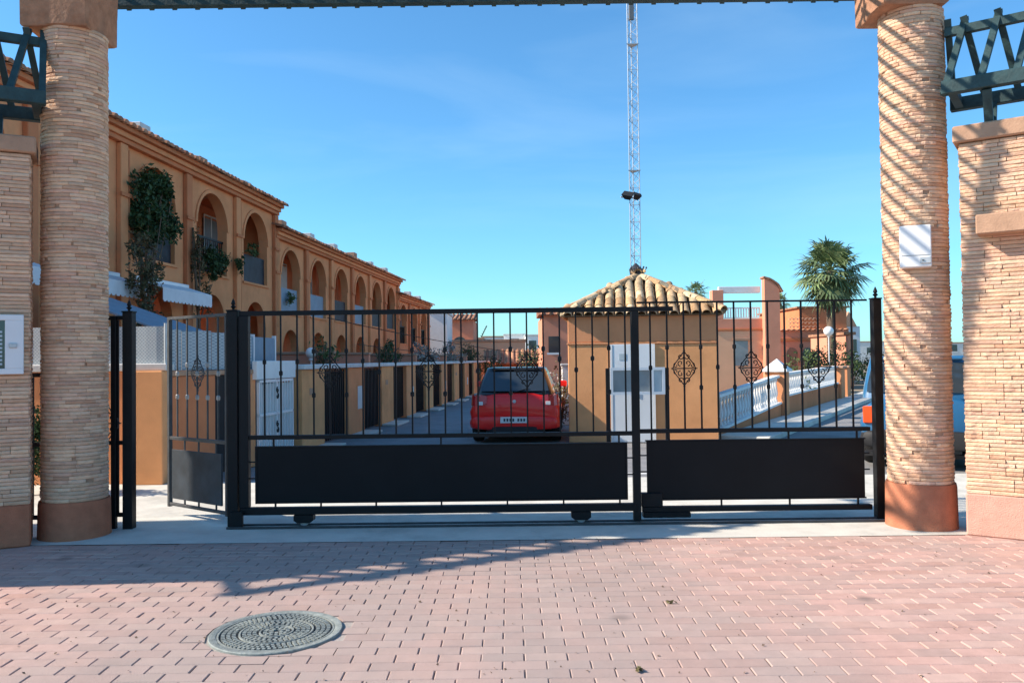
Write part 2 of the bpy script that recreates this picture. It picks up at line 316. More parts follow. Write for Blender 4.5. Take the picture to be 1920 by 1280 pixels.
# pavers: running bond
PL, PW, GAP = 0.232, 0.116, 0.0042
court = empty('brick_forecourt', (0, 4, 0), kind='structure', label='pink clay brick paving laid in running bond before the gate')
MH = (-1.42, 4.89, 0.0); MHR = 0.385
def paver_mb(dz=0, tilt=0):
    l, w = (PL - GAP) / 2, (PW - GAP) / 2; c = 0.005; t = rnd.uniform(-.0016, .0016)
    vs = []
    for z, k in ((-.04, 0), (-c, 0), (0, c)):
        vs += [(-l+k, -w+k, z + (t if z > -.03 else 0)), (l-k, -w+k, z + (t if z > -.03 else 0)), (l-k, w-k, z - (t if z > -.03 else 0)), (-l+k, w-k, z - (t if z > -.03 else 0))]
    fs = [(8, 9, 10, 11)]
    for r in (0, 4):
        for i in range(4): j = (i + 1) % 4; fs.append((r+i, r+j, r+4+j, r+4+i))
    return vs, fs
pv = []
for i in range(6):
    mb = MB(); mb.add(*paver_mb()); pv.append(mb.mesh('paving_brick', M['paver']))
rest = MB(); nind = 0
rows = []
j = 0; y = 0.6
while y + PW / 2 < 7.29:
    x = -9 + (PL / 2 if j % 2 else 0)
    while x < 9:
        rows.append((x + rnd.uniform(-.0015, .0015), y + rnd.uniform(-.0015, .0015))); x += PL
    y += PW; j += 1
for x, y in rows:
    d = math.hypot(x - MH[0], y - MH[1])
    RC = MHR + .014
    if d < RC + .14:
        poly = [(x - PL/2 + GAP/2, y - PW/2 + GAP/2), (x + PL/2 - GAP/2, y - PW/2 + GAP/2), (x + PL/2 - GAP/2, y + PW/2 - GAP/2), (x - PL/2 + GAP/2, y + PW/2 - GAP/2)]
        if all(math.hypot(a - MH[0], b - MH[1]) < RC for a, b in poly): continue
        if any(math.hypot(a - MH[0], b - MH[1]) < RC for a, b in poly) or d < RC + .07:
            out = []; nx_, ny_ = (x - MH[0])/d, (y - MH[1])/d
            f_ = lambda p: (p[0] - MH[0])*nx_ + (p[1] - MH[1])*ny_ - RC
            for a, b in zip(poly, poly[1:] + poly[:1]):
                fa, fb = f_(a), f_(b)
                if fa >= 0: out.append(a)
                if fa*fb < 0: q = fa/(fa - fb); out.append((a[0] + (b[0]-a[0])*q, a[1] + (b[1]-a[1])*q))
            if len(out) >= 3 and f_((x, y)) > -.05:
                n_ = len(out); rest.add([(a, b, -.04) for a, b in out] + [(a, b, -.001) for a, b in out], [tuple(range(n_, 2*n_))] + [(i, (i+1) % n_, (i+1) % n_ + n_, i + n_) for i in range(n_)])
            continue
    if 4.02 < y < 5.55 and abs(x) < y * .635 and nind < 298:
        inst('paving_brick', rnd.choice(pv), court, (x, y - 4, rnd.uniform(-.0025, .0012)), (0, 0, 0)); nind += 1
    else:
        vs, fs = paver_mb(); dz = rnd.uniform(-.0025, .0012)
        rest.add([(a + x, b + y, c + dz) for a, b, c in vs], fs)
rest.build('paving_bricks', M['paver'], court, kind='stuff')

# manhole with its cement collar
mh = empty('manhole_cover', MH, label='round cast iron manhole cover set in the brick paving', category='manhole cover')
mb = MB(); mb.add([((MHR+.13)*math.cos(a), (MHR+.13)*math.sin(a), -.0085) for a in [2*math.pi*k/32 for k in range(32)]], [tuple(range(32))])
mb.build('cement_collar', M['cement'], mh, local=True)
MB().lathe([(MHR-.045, -.02), (MHR-.045, .004), (MHR-.04, .007), (MHR-.004, .007), (MHR, .003), (MHR, -.02)], n=64, cap=False).build('frame', M['castiron'], mh, local=True, smooth=True)
mb = MB(); mb.add([((MHR-.05)*math.cos(2*math.pi*k/48), (MHR-.05)*math.sin(2*math.pi*k/48), -.003) for k in range(48)], [tuple(range(48))])
mb.build('cover_plate', M['castiron_dark'], mh, local=True)
mb = MB()
for ri_, n_ in ((.332, 0), (.302, 64), (.272, 58), (.242, 50), (.21, 0), (.184, 38), (.156, 32), (.126, 24), (.095, 0), (.066, 14), (.035, 7)):
    if n_ == 0: mb.lathe([(ri_-.006, -.004), (ri_-.005, .005), (ri_+.005, .005), (ri_+.006, -.004)], n=56, cap=False)
    for k in range(n_):
        a = 2*math.pi*(k + .5*(n_ % 3))/n_; T = Matrix.Translation((ri_*math.cos(a), ri_*math.sin(a), 0)) @ Matrix.Rotation(a, 4, 'Z')
        mb.box((-.011, -.009, -.004), (.011, .009, .0055), T)
mb.build('raised_pattern', M['castiron'], mh, local=True, kind='stuff')

gb = MB()
for _ in range(420):
    x, y = rnd.uniform(-4.5, 4.5), rnd.uniform(4.0, 7.3); s_ = rnd.uniform(.003, .009)
    quad_leaf(gb, (x, y, .002 + s_*.3), s_*2.2, rnd, flat=2, asp=.8)
gb.build('grit', M['bark'], kind='stuff', label='scattered grit and leaf crumbs on the paving')
# small dry leaves and debris on the paving
for (x, y, s_, lb) in ((1.02, 5.35, .05, 'dry brown leaf lying on the pink paving behind the dark one'), (.62, 4.20, .045, 'dark crumpled leaf on the paving at the front edge of the picture')):
    mb = MB()
    for k in range(6):
        quad_leaf(mb, (x + rnd.uniform(-.03, .03), y + rnd.uniform(-.015, .015), .012), s_, rnd, flat=2)
    mb.build('dry_leaf', M['leaf_dry'], label=lb, category='leaf')

# ------------------------------------------------------------------ stone columns
CR = 0.285; RH = 0.0345
def arc_brick(seg, depth, rg, n=4):
    """a curved split stone; seg = angle covered, outer skin uneven"""
    h = RH - .003; vs = []; fs = []
    for i in range(n + 1):
        a = -seg/2 + seg*i/n; r = CR + depth + rg.uniform(-.004, .004)
        ri2 = CR - .03; bev = .004 if 0 < i < n else .007
        for (rr, z) in ((ri2, 0), (r - bev, 0), (r, h*.25), (r + rg.uniform(-.002,.003), h*.75), (r - bev, h), (ri2, h)):
            vs.append((rr*math.cos(a), rr*math.sin(a), z))
    for i in range(n):
        for k in range(1, 4): fs.append((i*6+k, i*6+6+k, i*6+7+k, i*6+k+1))
        fs.append((i*6+4, i*6+10, i*6+11, i*6+5)); fs.append((i*6, i*6+6, i*6+7, i*6+1))
    fs.append((0, 1, 2, 3, 4, 5)); fs.append(tuple(n*6 + k for k in (5, 4, 3, 2, 1, 0)))
    return vs, fs
segs = [2*math.pi/9*f for f in (.72, .9, 1.0, 1.15, 1.3)]
arcs = []
for s_ in segs:
    for v in range(3):
        mb = MB(); mb.add(*arc_brick(s_ - .008, rnd.uniform(-.003, .004), rnd)); arcs.append((s_, mb.v[:], mb.f[:], mb.mesh('brick', M['stone'])))
def column(x, label, seed, plinth):
    rg = random.Random(seed); y = 7.71
    t = empty('stone_column', (x, y, 0), label=label, category='column', group='round stone columns of the gateway')
    MB().lathe([(CR + .028, 0), (CR + .026, .02), (CR + .020, plinth - .03), (CR + .014, plinth)], n=48).build('plinth', M['plaster_red'], t, local=True, smooth=True)
    MB().lathe([(CR - .012, plinth), (CR - .012, 4.69 + (.15 if x > 0 else .04))], n=40).build('mortar_core', M['mortar'], t, local=True, smooth=True)
    face = math.atan2(-y, -x); st = MB(); n = 0
    z = plinth + .002; row = 0; items = []
    while z < (4.66 + (.15 if x > 0 else .04)):
        a = rg.uniform(0, 6.28); end = a + 2*math.pi
        while a < end - .3:
            s_, vs, fs, me = rg.choice(arcs)
            if a + s_ > end: s_, vs, fs, me = arcs[0]
            am = a + s_/2; dd = (am - face + math.pi) % (2*math.pi) - math.pi
            items.append((abs(dd), z, am, vs, fs, me)); a += s_
        z += RH; row += 1
    vis = [it for it in items if it[0] < R(72)]
    vis.sort(key=lambda it: it[0] + (it[1] > 4.2) * .2); keep = set(id(it) for it in vis[:298])
    for it in items:
        if id(it) in keep: inst('brick', it[5], t, (0, 0, it[1]), (0, 0, it[2]))
        else:
            c, s2 = math.cos(it[2]), math.sin(it[2]); st.add([(p[0]*c - p[1]*s2, p[0]*s2 + p[1]*c, p[2] + it[1]) for p in it[3]], it[4])
    st.build('brick_courses', M['stone'], t, local=True, kind='stuff')
    # square capital, rough plaster, slightly flared with a chamfered edge
    h = .30; mb = MB(); cz = .04 if x < 0 else .15; cx = -.05 if x < 0 else -.09
    rings = []
    for (k, z) in ((h - .015, 4.67 + cz), (h, 4.685 + cz), (h + .005, 4.95 + cz), (h + .01, 5.0 + cz), (h + .012, 5.32), (h + .002, 5.345)):
        ring = []
        N = 6
        for (ax, ay, bx, by) in ((-1,-1,1,-1), (1,-1,1,1), (1,1,-1,1), (-1,1,-1,-1)):
            for q in range(N):
                f = q / N; jx = rg.uniform(-.006, .006) if z < 5.1 else 0
                ring.append((cx + (ax + (bx-ax)*f)*k + jx, (ay + (by-ay)*f)*k + jx, z + jx*.5))
        rings.append(ring)
    mb.loft(rings).build('capital', M['capital'], t, local=True, smooth=True)
    return t
column(-4.13, 'round stone column left of the gate, mostly in shade', 3, .34)
column(3.83, 'round stone column right of the gate, striped by pergola shadows', 5, .41)

# ------------------------------------------------------------------ angled wing walls of thin stone
WL, WH, WT = 2.4, 3.48, 0.42
def flat_brick(l, rg):
    h = RH - .003; n = 3; vs = []; fs = []
    for i in range(n + 1):
        x = l*i/n; r = rg.uniform(-.006, .005)
        for (yy, z) in ((.05, 0), (-.004 + r, 0), (-.009 + r, h*.2), (-.009 + r + rg.uniform(-.003,.003), h*.8), (-.004 + r, h), (.05, h)): vs.append((x, yy, z))
    for i in range(n):
        for k in range(5): fs.append((i*6+k, i*6+6+k, i*6+7+k, i*6+k+1))
    fs.append((0, 1, 2, 3, 4, 5)); fs.append(tuple(n*6 + k for k in (5, 4, 3, 2, 1, 0)))
    return vs, fs
fl = {}
for l in (.13, .18, .24, .30, .36):
    fl[l] = []
    for v in range(3):
        mb = MB(); mb.add(*flat_brick(l - .005, rnd)); fl[l].append((mb.v[:], mb.f[:], mb.mesh('brick', M['stone'])))
LA = R(28); LWL = 3.35
def wing(side, label, seed):
    WL = 2.4 if side > 0 else LWL
    """local x runs outward from the gateway end, local -y is the outer (camera) face"""
    rg = random.Random(seed)
    if side > 0: loc = Vector((4.02, 7.26, 0)); ang = -R(35)
    else: loc = Vector((-4.29, 7.25, 0)) + Vector((-math.cos(LA)*LWL, -math.sin(LA)*LWL, 0)); ang = LA
    t = empty('stone_wing_wall', loc, ang, label=label, category='wall', group='angled stone wing walls beside the columns')
    MB().box((.012, .012, .37), (WL - .012, WT - .012, WH)).build('mortar_core', M['mortar'], t, local=True)
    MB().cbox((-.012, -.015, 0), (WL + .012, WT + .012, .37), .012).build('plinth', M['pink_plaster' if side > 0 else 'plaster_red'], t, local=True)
    MB().cbox((-.05, -.05, WH + .002), (WL + .05, WT + .05, WH + .15), .012).build('coping', M['cap'], t, local=True)
    st = MB(); cnt = 0; z = .372
    while z < WH - .03:
        x = 0.0
        cuts = [0.0]
        while x < WL - .01:
            l = rg.choice(list(fl)); 
            if x + l > WL - .13: l = WL - x
            cuts.append(x + l); x += l
        for a, b in zip(cuts[:-1], cuts[1:]):
            l = b - a; key = min(fl, key=lambda q: abs(q - l)); vs, fs, me = rg.choice(fl[key]); sc = l/key
            vis = (a < .78) if side > 0 else (b > WL - .62)
            dy = rg.uniform(-.004, .004)
            if vis and cnt < 296: inst('brick', me, t, (a, dy, z), (0, 0, 0), (sc, 1, 1)); cnt += 1
            else: st.add([(p[0]*sc + a, p[1] + dy, p[2] + z) for p in vs], fs)
        # gateway end face and back face
        for (ox, oy, rz, ln) in ((0, WT, -90, WT), (WL, 0, 90, WT), (WL, WT, 180, WL)):
            x = 0
            while x < ln - .02:
                l = rg.choice((.18, .24, .30)); 
                if x + l > ln - .12: l = ln - x
                key = min(fl, key=lambda q: abs(q - l)); vs, fs, me = rg.choice(fl[key]); sc = l/key; c, s2 = math.cos(R(rz)), math.sin(R(rz))
                st.add([(ox + (p[0]*sc + x)*c - p[1]*s2, oy + (p[0]*sc + x)*s2 + p[1]*c, p[2] + z) for p in vs], fs); x += l
        z += RH
    st.build('brick_courses', M['stone'], t, local=True, kind='stuff')
    return t
wr = wing(1, 'angled stone wall at the right edge, sunlit with a pink plinth and a ledge', 21)
MB().cbox((.13, -.20, 2.63), (WL - .3, -.002, 2.80), .01).build('ledge', M['cap'], wr, local=True)
wl = wing(-1, 'angled stone wall at the left edge, in shade beside the column', 22)
# meter cabinet on the left wing wall
c = empty('meter_cabinet', wl.location + Vector((math.cos(LA)*(LWL - .34), math.sin(LA)*(LWL - .34), 1.52)), LA, label='white framed glass cabinet on the shaded wall at the left edge', category='cabinet')
MB().cbox((-.36, -.055, 0), (.30, -.012, .52), .006).build('back_box', M['white_metal'], c, local=True)
mb = MB()
for a, b in (((-.36, 0), (.30, .05)), ((-.36, .47), (.30, .52)), ((-.36, .05), (-.28, .47)), ((.16, .05), (.30, .47))): mb.cbox((a[0], -.075, a[1]), (b[0], -.056, b[1]), .004)
mb.build('door_frame', M['white_metal'], c, local=True)
MB().box((-.28, -.060, .05), (.16, -.057, .47)).build('pane', M['glass'], c, local=True)
mb = MB()
for k in range(9): mb.box((-.27, -.068, .08 + k*.035), (.14, -.062, .098 + k*.035))
mb.build('louvre', M['blind'], c, local=True)
MB().cbox((.19, -.09, .23), (.25, -.076, .27), .004).build('handle', M['steel'], c, local=True)

# white intercom box on the right column
face = math.atan2(-7.71 + 0, -3.83 + .15)
b = empty('control_box', (3.83 + math.cos(face)*.29, 7.71 + math.sin(face)*.29, 2.39), face + math.pi/2, label='white metal box mounted on the sunlit stone column', category='box')
MB().cbox((-.135, -.10, 0), (.125, .02, .38), .008).build('housing', M['white_metal'], b, local=True)
MB().cbox((.03, -.115, .03), (.12, -.101, .085), .003).build('lock_plate', M['steel'], b, local=True)
MB().lathe([(.009, 0), (.009, .006)], (0, 0, 0), 10).build('lock', M['black_plastic'], b, local=True).location = (.055, -.118, .055)
MB().box((-.12, -.103, .105), (.11, -.101, .109)).build('door_seam', M['grey_plastic'], b, local=True)

# unseen block, inferred from shade, added here to shadow the left column and apron
pvn = empty('shading_block', (-9.6, 6.9, 0), label='unseen ochre flat-roofed block added left of the gateway to shade the left column', category='building')
MB().cbox((-11.5, 6.80, .4), (-8.0, 7.80, 6.22), .02).build('wall', M['ochre'], pvn)
MB().cbox((-11.54, 6.76, 0), (-7.96, 7.84, .399), .02).build('plinth', M['plaster_red'], pvn)
MB().cbox((-11.58, 6.72, 6.222), (-7.92, 7.88, 6.40), .02).build('cornice', M['ochre_dark'], pvn)
for z in (1.2, 4.0):
    MB().cbox((-7.998, 6.95, z - .06), (-7.93, 7.65, z - .001), .01).build('sill', M['offwhite'], pvn)
    w_ = MB().box((-7.998, 7.0, z), (-7.97, 7.6, z + 1.1)).build('window', M['glass'], pvn)

# ------------------------------------------------------------------ green timber pergolas
def pergola(name, loc, ang, L, sp, z0, z1, hw, label, zigzag, tail=.0, group=None, feet=None, rw=.045, rh=.055, ties=1.2):
    """A-shaped timber frame along local x; lower beams at +-hw, ridge above"""
    t = empty(name, loc, ang, label=label, category='pergola')
    for s_ in (-1, 1):
        MB().cbox((0, s_*hw - .045, z0 - .06), (L, s_*hw + .045, z0 + .06), .006).build('beam', M['green_wood'], t, local=True)
    MB().cbox((0, -rw*.7, z1 - .09), (L, rw*.7, z1 - .01), .004).build('ridge_beam', M['green_wood'], t, local=True)
    n = int(L/sp)
    for k in range(n + 1):
        x = .03 + k*(L - .06)/n; h = sp*.5 if zigzag else 0
        for s_ in (-1, 1):
            x2 = min(max(x + (h if s_ < 0 else -h), .03), L - .03)
            d = Vector((x2 - x, -s_*hw, z1 - z0)).normalized()
            a = Vector((x, s_*hw, z0)) - d*(.06 + tail); b2 = Vector((x2, 0, z1)) + d*.07
            mb = MB(); mb.beam(a, b2, rw, rh, (1, 0, 0)); mb.build('rafter', M['green_wood'], t, local=True)
    m = max(1, int(L/ties))
    for k in range(m + 1):
        x = .08 + k*(L - .16)/m
        MB().cbox((x - .035, -hw + .046, z0 - .05), (x + .035, hw - .046, z0 + .03), .004).build('tie', M['green_wood'], t, local=True)
    if feet:
        for x in feet:
            for s_ in (-1, 1):
                mb = MB(); mb.beam((x, s_*.13, WH + .15), (x, s_*(hw - .02), z0 - .06), .07, .07); mb.build('strut', M['green_wood'], t, local=True)
    return t
pergola('gate_pergola', (-4.30, 7.71, 0), 0, 8.30, .2405, 5.41, 6.04, .82, 'long dark green timber pergola spanning overhead between the two columns', False, tail=.03, rw=.024, rh=.048, ties=7)
for side in (1, -1):
    if side > 0: loc = Vector((4.02, 7.26, 0)); ang = -R(35); off = 0
    else: loc = Vector((-4.29, 7.25, 0)) + Vector((-math.cos(LA)*LWL, -math.sin(LA)*LWL, 0)); ang = LA
    ax = Vector((math.cos(ang), math.sin(ang), 0)); ay = Vector((-math.sin(ang), math.cos(ang), 0))
    o = loc + ay*(WT/2) - ax*(.12 if side > 0 else .72)
    pergola('wing_pergola', o, ang, (WL + .6 if side > 0 else LWL + .85), .255, 3.97, 4.62, .30, ('green timber pergola on the right wing wall, against blue sky' if side > 0 else 'green timber pergola on the left wing wall, beside the shaded column'), True,
            feet=(.35, 1.2, 2.1) if side > 0 else (1.0, 2.3, 3.8))

# ------------------------------------------------------------------ gates
GY = 8.0
def gx(px, Y=GY): return (px - 960)/1530*Y
def collar(mb, x, y, z): mb.lathe([(.007, -.028), (.019, -.016), (.019, .016), (.007, .028)], (x, y, z), 8)
def scroll(mb, cx, y, cz, r0_, a0, turns, sgn, r=.0055):
    pts = []
    n = 12
    for i in range(n + 1):
        f = i/n; a = a0 + sgn*turns*2*math.pi*f; rr = r0_*(1 - .72*f); pts.append((cx + rr*math.cos(a), y, cz + rr*math.sin(a)))
    mb.tube(pts, r, 5)
def rosette(x, y, z, parent, w=.115, h=.17, m='iron'):
    mb = MB()
    for sx in (-1, 1):
        for sz in (-1, 1):
            scroll(mb, x + sx*.034, y, z + sz*.118, .030, R(90 + 90*sx), .95, sx*sz, .0055)
            scroll(mb, x + sx*.036, y, z + sz*.052, .030, R(-90*sz), .95, sx*sz, .0055)
            scroll(mb, x + sx*.082, y, z + sz*.030, .026, R(90*sz), .9, -sx*sz, .005)
            mb.tube([(x, y, z + sz*h), (x + sx*.05, y, z + sz*.10), (x + sx*.085, y, z + sz*.055), (x + sx*w, y, z)], .0055, 5)
        mb.tube([(x, y, z), (x + sx*(w + .015), y, z)], .006, 5)
    for sz in (-1, 1): mb.lathe([(.004, -.02), (.013, 0), (.004, .02)], (x, y, z + sz*.175), 6)
    return mb.build('scroll_ornament', M[m], parent, smooth=True)
def post(px0, px1, z0, z1, y, parent, name='post', m='iron', finial=False, d=None):
    x0, x1 = gx(px0, y), gx(px1, y); d = d or (x1 - x0)
    p = MB().cbox((x0, y - d/2, z0), (x1, y + d/2, z1), .004).build(name, M[m], parent)
    xc = (x0 + x1)/2; w = (x1 - x0)/2
    c2 = MB().cbox((x0 - .006, y - d/2 - .006, z1), (x1 + .006, y + d/2 + .006, z1 + .014), .003).build('post_cap', M[m], parent)
    if finial:
        MB().lathe([(.012, .014), (.012, .03), (.028, .045), (.012, .06), (.022, .075), (.014, .10), (.003, .125)], (xc, y, z1), 10).build('finial', M[m], parent, smooth=True)
    return p
# ---- left sliding leaf
g1 = empty('sliding_gate', (gx(825), GY, 0), label='long left leaf of the black iron sliding gate, in front of the red car', category='gate', group='leaves of the black iron driveway gate')
xl, xr = gx(450), gx(1262)
MB().cbox((xl, GY - .03, 2.055), (xr, GY + .03, 2.10), .003).build('top_rail', M['iron'], g1)
MB().cbox((gx(467), GY - .028, .845), (gx(1190), GY + .028, .885), .003).build('middle_rail', M['iron'], g1)
MB().cbox((gx(450), GY - .04, .115), (gx(1190), GY + .04, .185), .004).build('bottom_rail', M['iron'], g1)
MB().cbox((gx(449), GY - .04, .186), (gx(467), GY + .04, 2.054), .004).build('stile', M['iron'], g1)
MB().cbox((gx(1183), GY - .035, .02), (gx(1197), GY + .035, 2.054), .004).build('stile', M['iron'], g1)
MB().cbox((gx(481), GY - .012, .235), (gx(1170), GY + .012, .765), .003).build('solid_panel', M['panel'], g1)
mb = MB()
for a, b2 in (((481, .765), (1170, .779)), ((481, .221), (1170, .235))): mb.box((gx(a[0]), GY - .018, a[1]), (gx(b2[0]), GY + .018, b2[1]))
mb.box((gx(478), GY - .018, .221), (gx(481), GY + .018, .779)); mb.box((gx(1170), GY - .018, .221), (gx(1173), GY + .018, .779))
mb.build('panel_edging', M['iron'], g1)
for px in (515, 600, 703, 825, 948, 1053, 1158): MB().box((gx(px) - .008, GY - .008, .186), (gx(px) + .008, GY + .008, .220)).build('spacer', M['iron'], g1)
for px in (512, 825, 1158): MB().box((gx(px) - .008, GY - .008, .780), (gx(px) + .008, GY + .008, .844)).build('spacer', M['iron'], g1)
for z in (.62, .46): MB().box((gx(467), GY - .008, z), (gx(478), GY + .008, z + .012)).build('spacer', M['iron'], g1); MB().box((gx(1173), GY - .008, z), (gx(1183), GY + .008, z + .012)).build('spacer', M['iron'], g1)
nb = 23
for k in range(nb):
    px = 495.5 + k*31.2*(1172 - 495.5)/(31.2*(nb - 1)); x = gx(px)
    bar = MB(); bar.box((x - .0075, GY - .0075, .886), (x + .0075, GY + .0075, 2.054)); q = (k - 4) % 6
    if q in (1, 5): collar(bar, x, GY, 1.70); collar(bar, x, GY, 1.27)
    elif q == 3: collar(bar, x, GY, 1.49)
    elif q in (2, 4): collar(bar, x, GY, 1.60)
    bar.build('bar', M['iron'], g1)
    if q == 0 and k < 20: rosette(x, GY, 1.49, g1)
for px in (569, 1085):
    x = gx(px)
    MB().prism([(x - .095, .112), (x - .095, .06), (x - .06, .035), (x + .06, .035), (x + .095, .06), (x + .095, .112)], GY - .05, GY + .05).build('wheel_housing', M['iron'], g1)
    w = MB(); w.lathe([(.03, -.018), (.045, -.014), (.045, .014), (.03, .018)], n=14); o = w.build('wheel', M['steel'], g1); o.rotation_euler = (R(90), 0, 0); o.location = (x - g1.location.x, .018, .047)
# ---- right leaf
g2 = empty('sliding_gate', (gx(1420), GY + .09, 0), label='shorter right leaf of the black iron gate, before the side street', category='gate', group='leaves of the black iron driveway gate')
Y2 = GY + .09
MB().cbox((gx(1197), Y2 - .012, 2.138), (gx(1634), Y2 + .012, 2.156), .003).build('top_rail', M['iron'], g2)
MB().cbox((gx(1197), Y2 - .028, .855), (gx(1634), Y2 + .028, .895), .003).build('middle_rail', M['iron'], g2)
MB().cbox((gx(1202), Y2 - .04, .085), (gx(1634), Y2 + .04, .135), .004).build('bottom_rail', M['iron'], g2)
MB().cbox((gx(1212), Y2 - .012, .205), (gx(1623), Y2 + .012, .775), .003).build('solid_panel', M['panel'], g2)
mb = MB(); mb.box((gx(1210), Y2 - .018, .193), (gx(1625), Y2 + .018, .205)); mb.box((gx(1210), Y2 - .018, .775), (gx(1625), Y2 + .018, .787)); mb.build('panel_edging', M['iron'], g2)
for px in (1352, 1481, 1610): MB().box((gx(px) - .008, Y2 - .008, .136), (gx(px) + .008, Y2 + .008, .192)).build('spacer', M['iron'], g2)
for px in (1222, 1255, 1352, 1481, 1610): MB().box((gx(px) - .008, Y2 - .008, .788), (gx(px) + .008, Y2 + .008, .854)).build('spacer', M['iron'], g2)
for z in (.63, .47): MB().box((gx(1198), Y2 - .008, z), (gx(1212), Y2 + .008, z + .012)).build('spacer', M['iron'], g2); MB().box((gx(1623), Y2 - .008, z), (gx(1633), Y2 + .008, z + .012)).build('spacer', M['iron'], g2)
MB().cbox((gx(1200), Y2 - .045, .136), (gx(1240), Y2 + .045, .27), .006).build('guide_block', M['iron'], g2)
MB().cbox((gx(1203), Y2 - .05, .03), (gx(1292), Y2 + .05, .084), .006).build('wheel_housing', M['iron'], g2)
for k in range(13):
    px = 1222 + k*31.85; x = gx(px); q = (k - 2) % 4
    bar = MB(); bar.box((x - .0078, Y2 - .0078, .896), (x + .0078, Y2 + .0078, 2.137))
    if q in (1, 3): collar(bar, x, Y2, 1.70); collar(bar, x, Y2, 1.30)
    elif q == 2: collar(bar, x, Y2, 1.50)
    bar.build('bar', M['iron'], g2)
    if q == 0: rosette(x, Y2, 1.49, g2)
# ---- fixed posts
pr = empty('gate_post', (gx(1642, 8.05), 8.05, 0), label='black square post with a finial at the right end of the gate', category='post', group='black square gate posts')
post(1635, 1651, 0, 2.15, 8.05, pr, 'shaft', finial=True)
MB().cbox((gx(1652), 8.0, .60), (gx(1662), 8.06, .63), .003).build('wall_bracket', M['iron'], pr)
pc = empty('gate_post', (gx(438), 8.0, 0), label='thick black square post between footgate and sliding gate', category='post', group='black square gate posts')
post(428, 447, 0, 2.10, 7.99, pc, 'shaft', finial=True)
MB().cbox((gx(436), 7.90, 0), (gx(459), 7.94, .16), .003).build('foot_plate', M['iron'], pc)
pl = empty('gate_post', (gx(242, 7.98), 7.98, 0), label='black square post just right of the shaded stone column', category='post', group='black square gate posts')
post(233, 251, 0, 2.10, 7.98, pl, 'shaft', finial=True)
tr = MB(); tr.box((gx(432), 7.86, .001), (gx(1668), 7.885, .022)); tr.box((gx(432), 8.02, .001), (gx(1668), 8.045, .018))
tr.build('gate_track', M['iron_worn'], label='dark steel ground rail the sliding gate runs on', category='rail')
# ---- pedestrian leaf, swung open a little
pA = Vector((gx(427), 8.0, 0)); pB = Vector((gx(316, 8.62), 8.62, 0)); ax = (pB - pA).normalized(); LN = (pB - pA).length
ga = math.atan2(ax.y, ax.x)
g3 = empty('pedestrian_gate', pA, ga, label='narrow iron footgate standing ajar, with a dusty dark panel', category='gate')
iw = M['iron_worn']
MB().cbox((0, -.02, 2.055), (LN, .02, 2.085), .003).build('top_rail', iw, g3, local=True)
MB().cbox((.03, -.018, .80), (LN - .04, .018, .835), .003).build('middle_rail', iw, g3, local=True)
MB().cbox((.03, -.018, .115), (LN - .04, .018, .145), .003).build('bottom_rail', iw, g3, local=True)
MB().cbox((0, -.02, .10), (.03, .02, 2.054), .003).build('stile', iw, g3, local=True)
MB().cbox((LN - .04, -.02, .10), (LN, .02, 2.054), .003).build('stile', iw, g3, local=True)
MB().cbox((.10, -.01, .19), (LN - .07, .01, .70), .003).build('solid_panel', M['panel_worn'], g3, local=True)
for k in range(5):
    x = LN*(k + .9)/5.8; bar = MB(); bar.box((x - .007, -.007, .836), (x + .007, .007, 2.054)); bar.build('bar', iw, g3, local=True)
    for zc in ((1.58, 1.25) if k % 2 else (1.25, 1.49)): mb = MB(); collar(mb, x, 0, zc); mb.build('collar', M['silver'], g3, local=True)
rs = rosette(0, 0, 0, None, m='iron_worn'); rs.parent = g3; rs.location = (LN*2.9/5.8, -.004, 1.30)
for x in (.2, .5, .75): MB().box((x - .007, -.007, .146), (x + .007, .007, .189)).build('spacer', iw, g3, local=True); MB().box((x - .007, -.007, .701), (x + .007, .007, .799)).build('spacer', iw, g3, local=True)
# ---- fixed side railings behind the left column
def railing(x0, x1, y, label, n, ztop=2.05, orn=None):
    t = empty('iron_railing', ((x0 + x1)/2, y, 0), label=label, category='railing')
    for z in (ztop, .83, .13): MB().cbox((x0, y - .018, z - .02), (x1, y + .018, z + .02), .003).build('rail', M['iron'], t)
    for k in range(n):
        x = x0 + (x1 - x0)*(k + .5)/n
        b_ = MB(); b_.box((x - .008, y - .008, .151), (x + .008, y + .008, .809)); b_.box((x - .008, y - .008, .851), (x + .008, y + .008, ztop - .021)); b_.build('bar', M['iron'], t)
    if orn is not None: rosette(orn, y - .012, 1.02, t, m='iron_worn')
    return t
rl = railing(gx(186), gx(233), 8.0, 'short iron railing between the shaded column and the first post', 2, orn=gx(203))
post(209, 218, 0, 2.05, 7.98, rl, 'slim_post')
railing(-5.1, -4.44, 7.9, 'iron railing closing the gap left of the shaded column', 5, ztop=1.5)

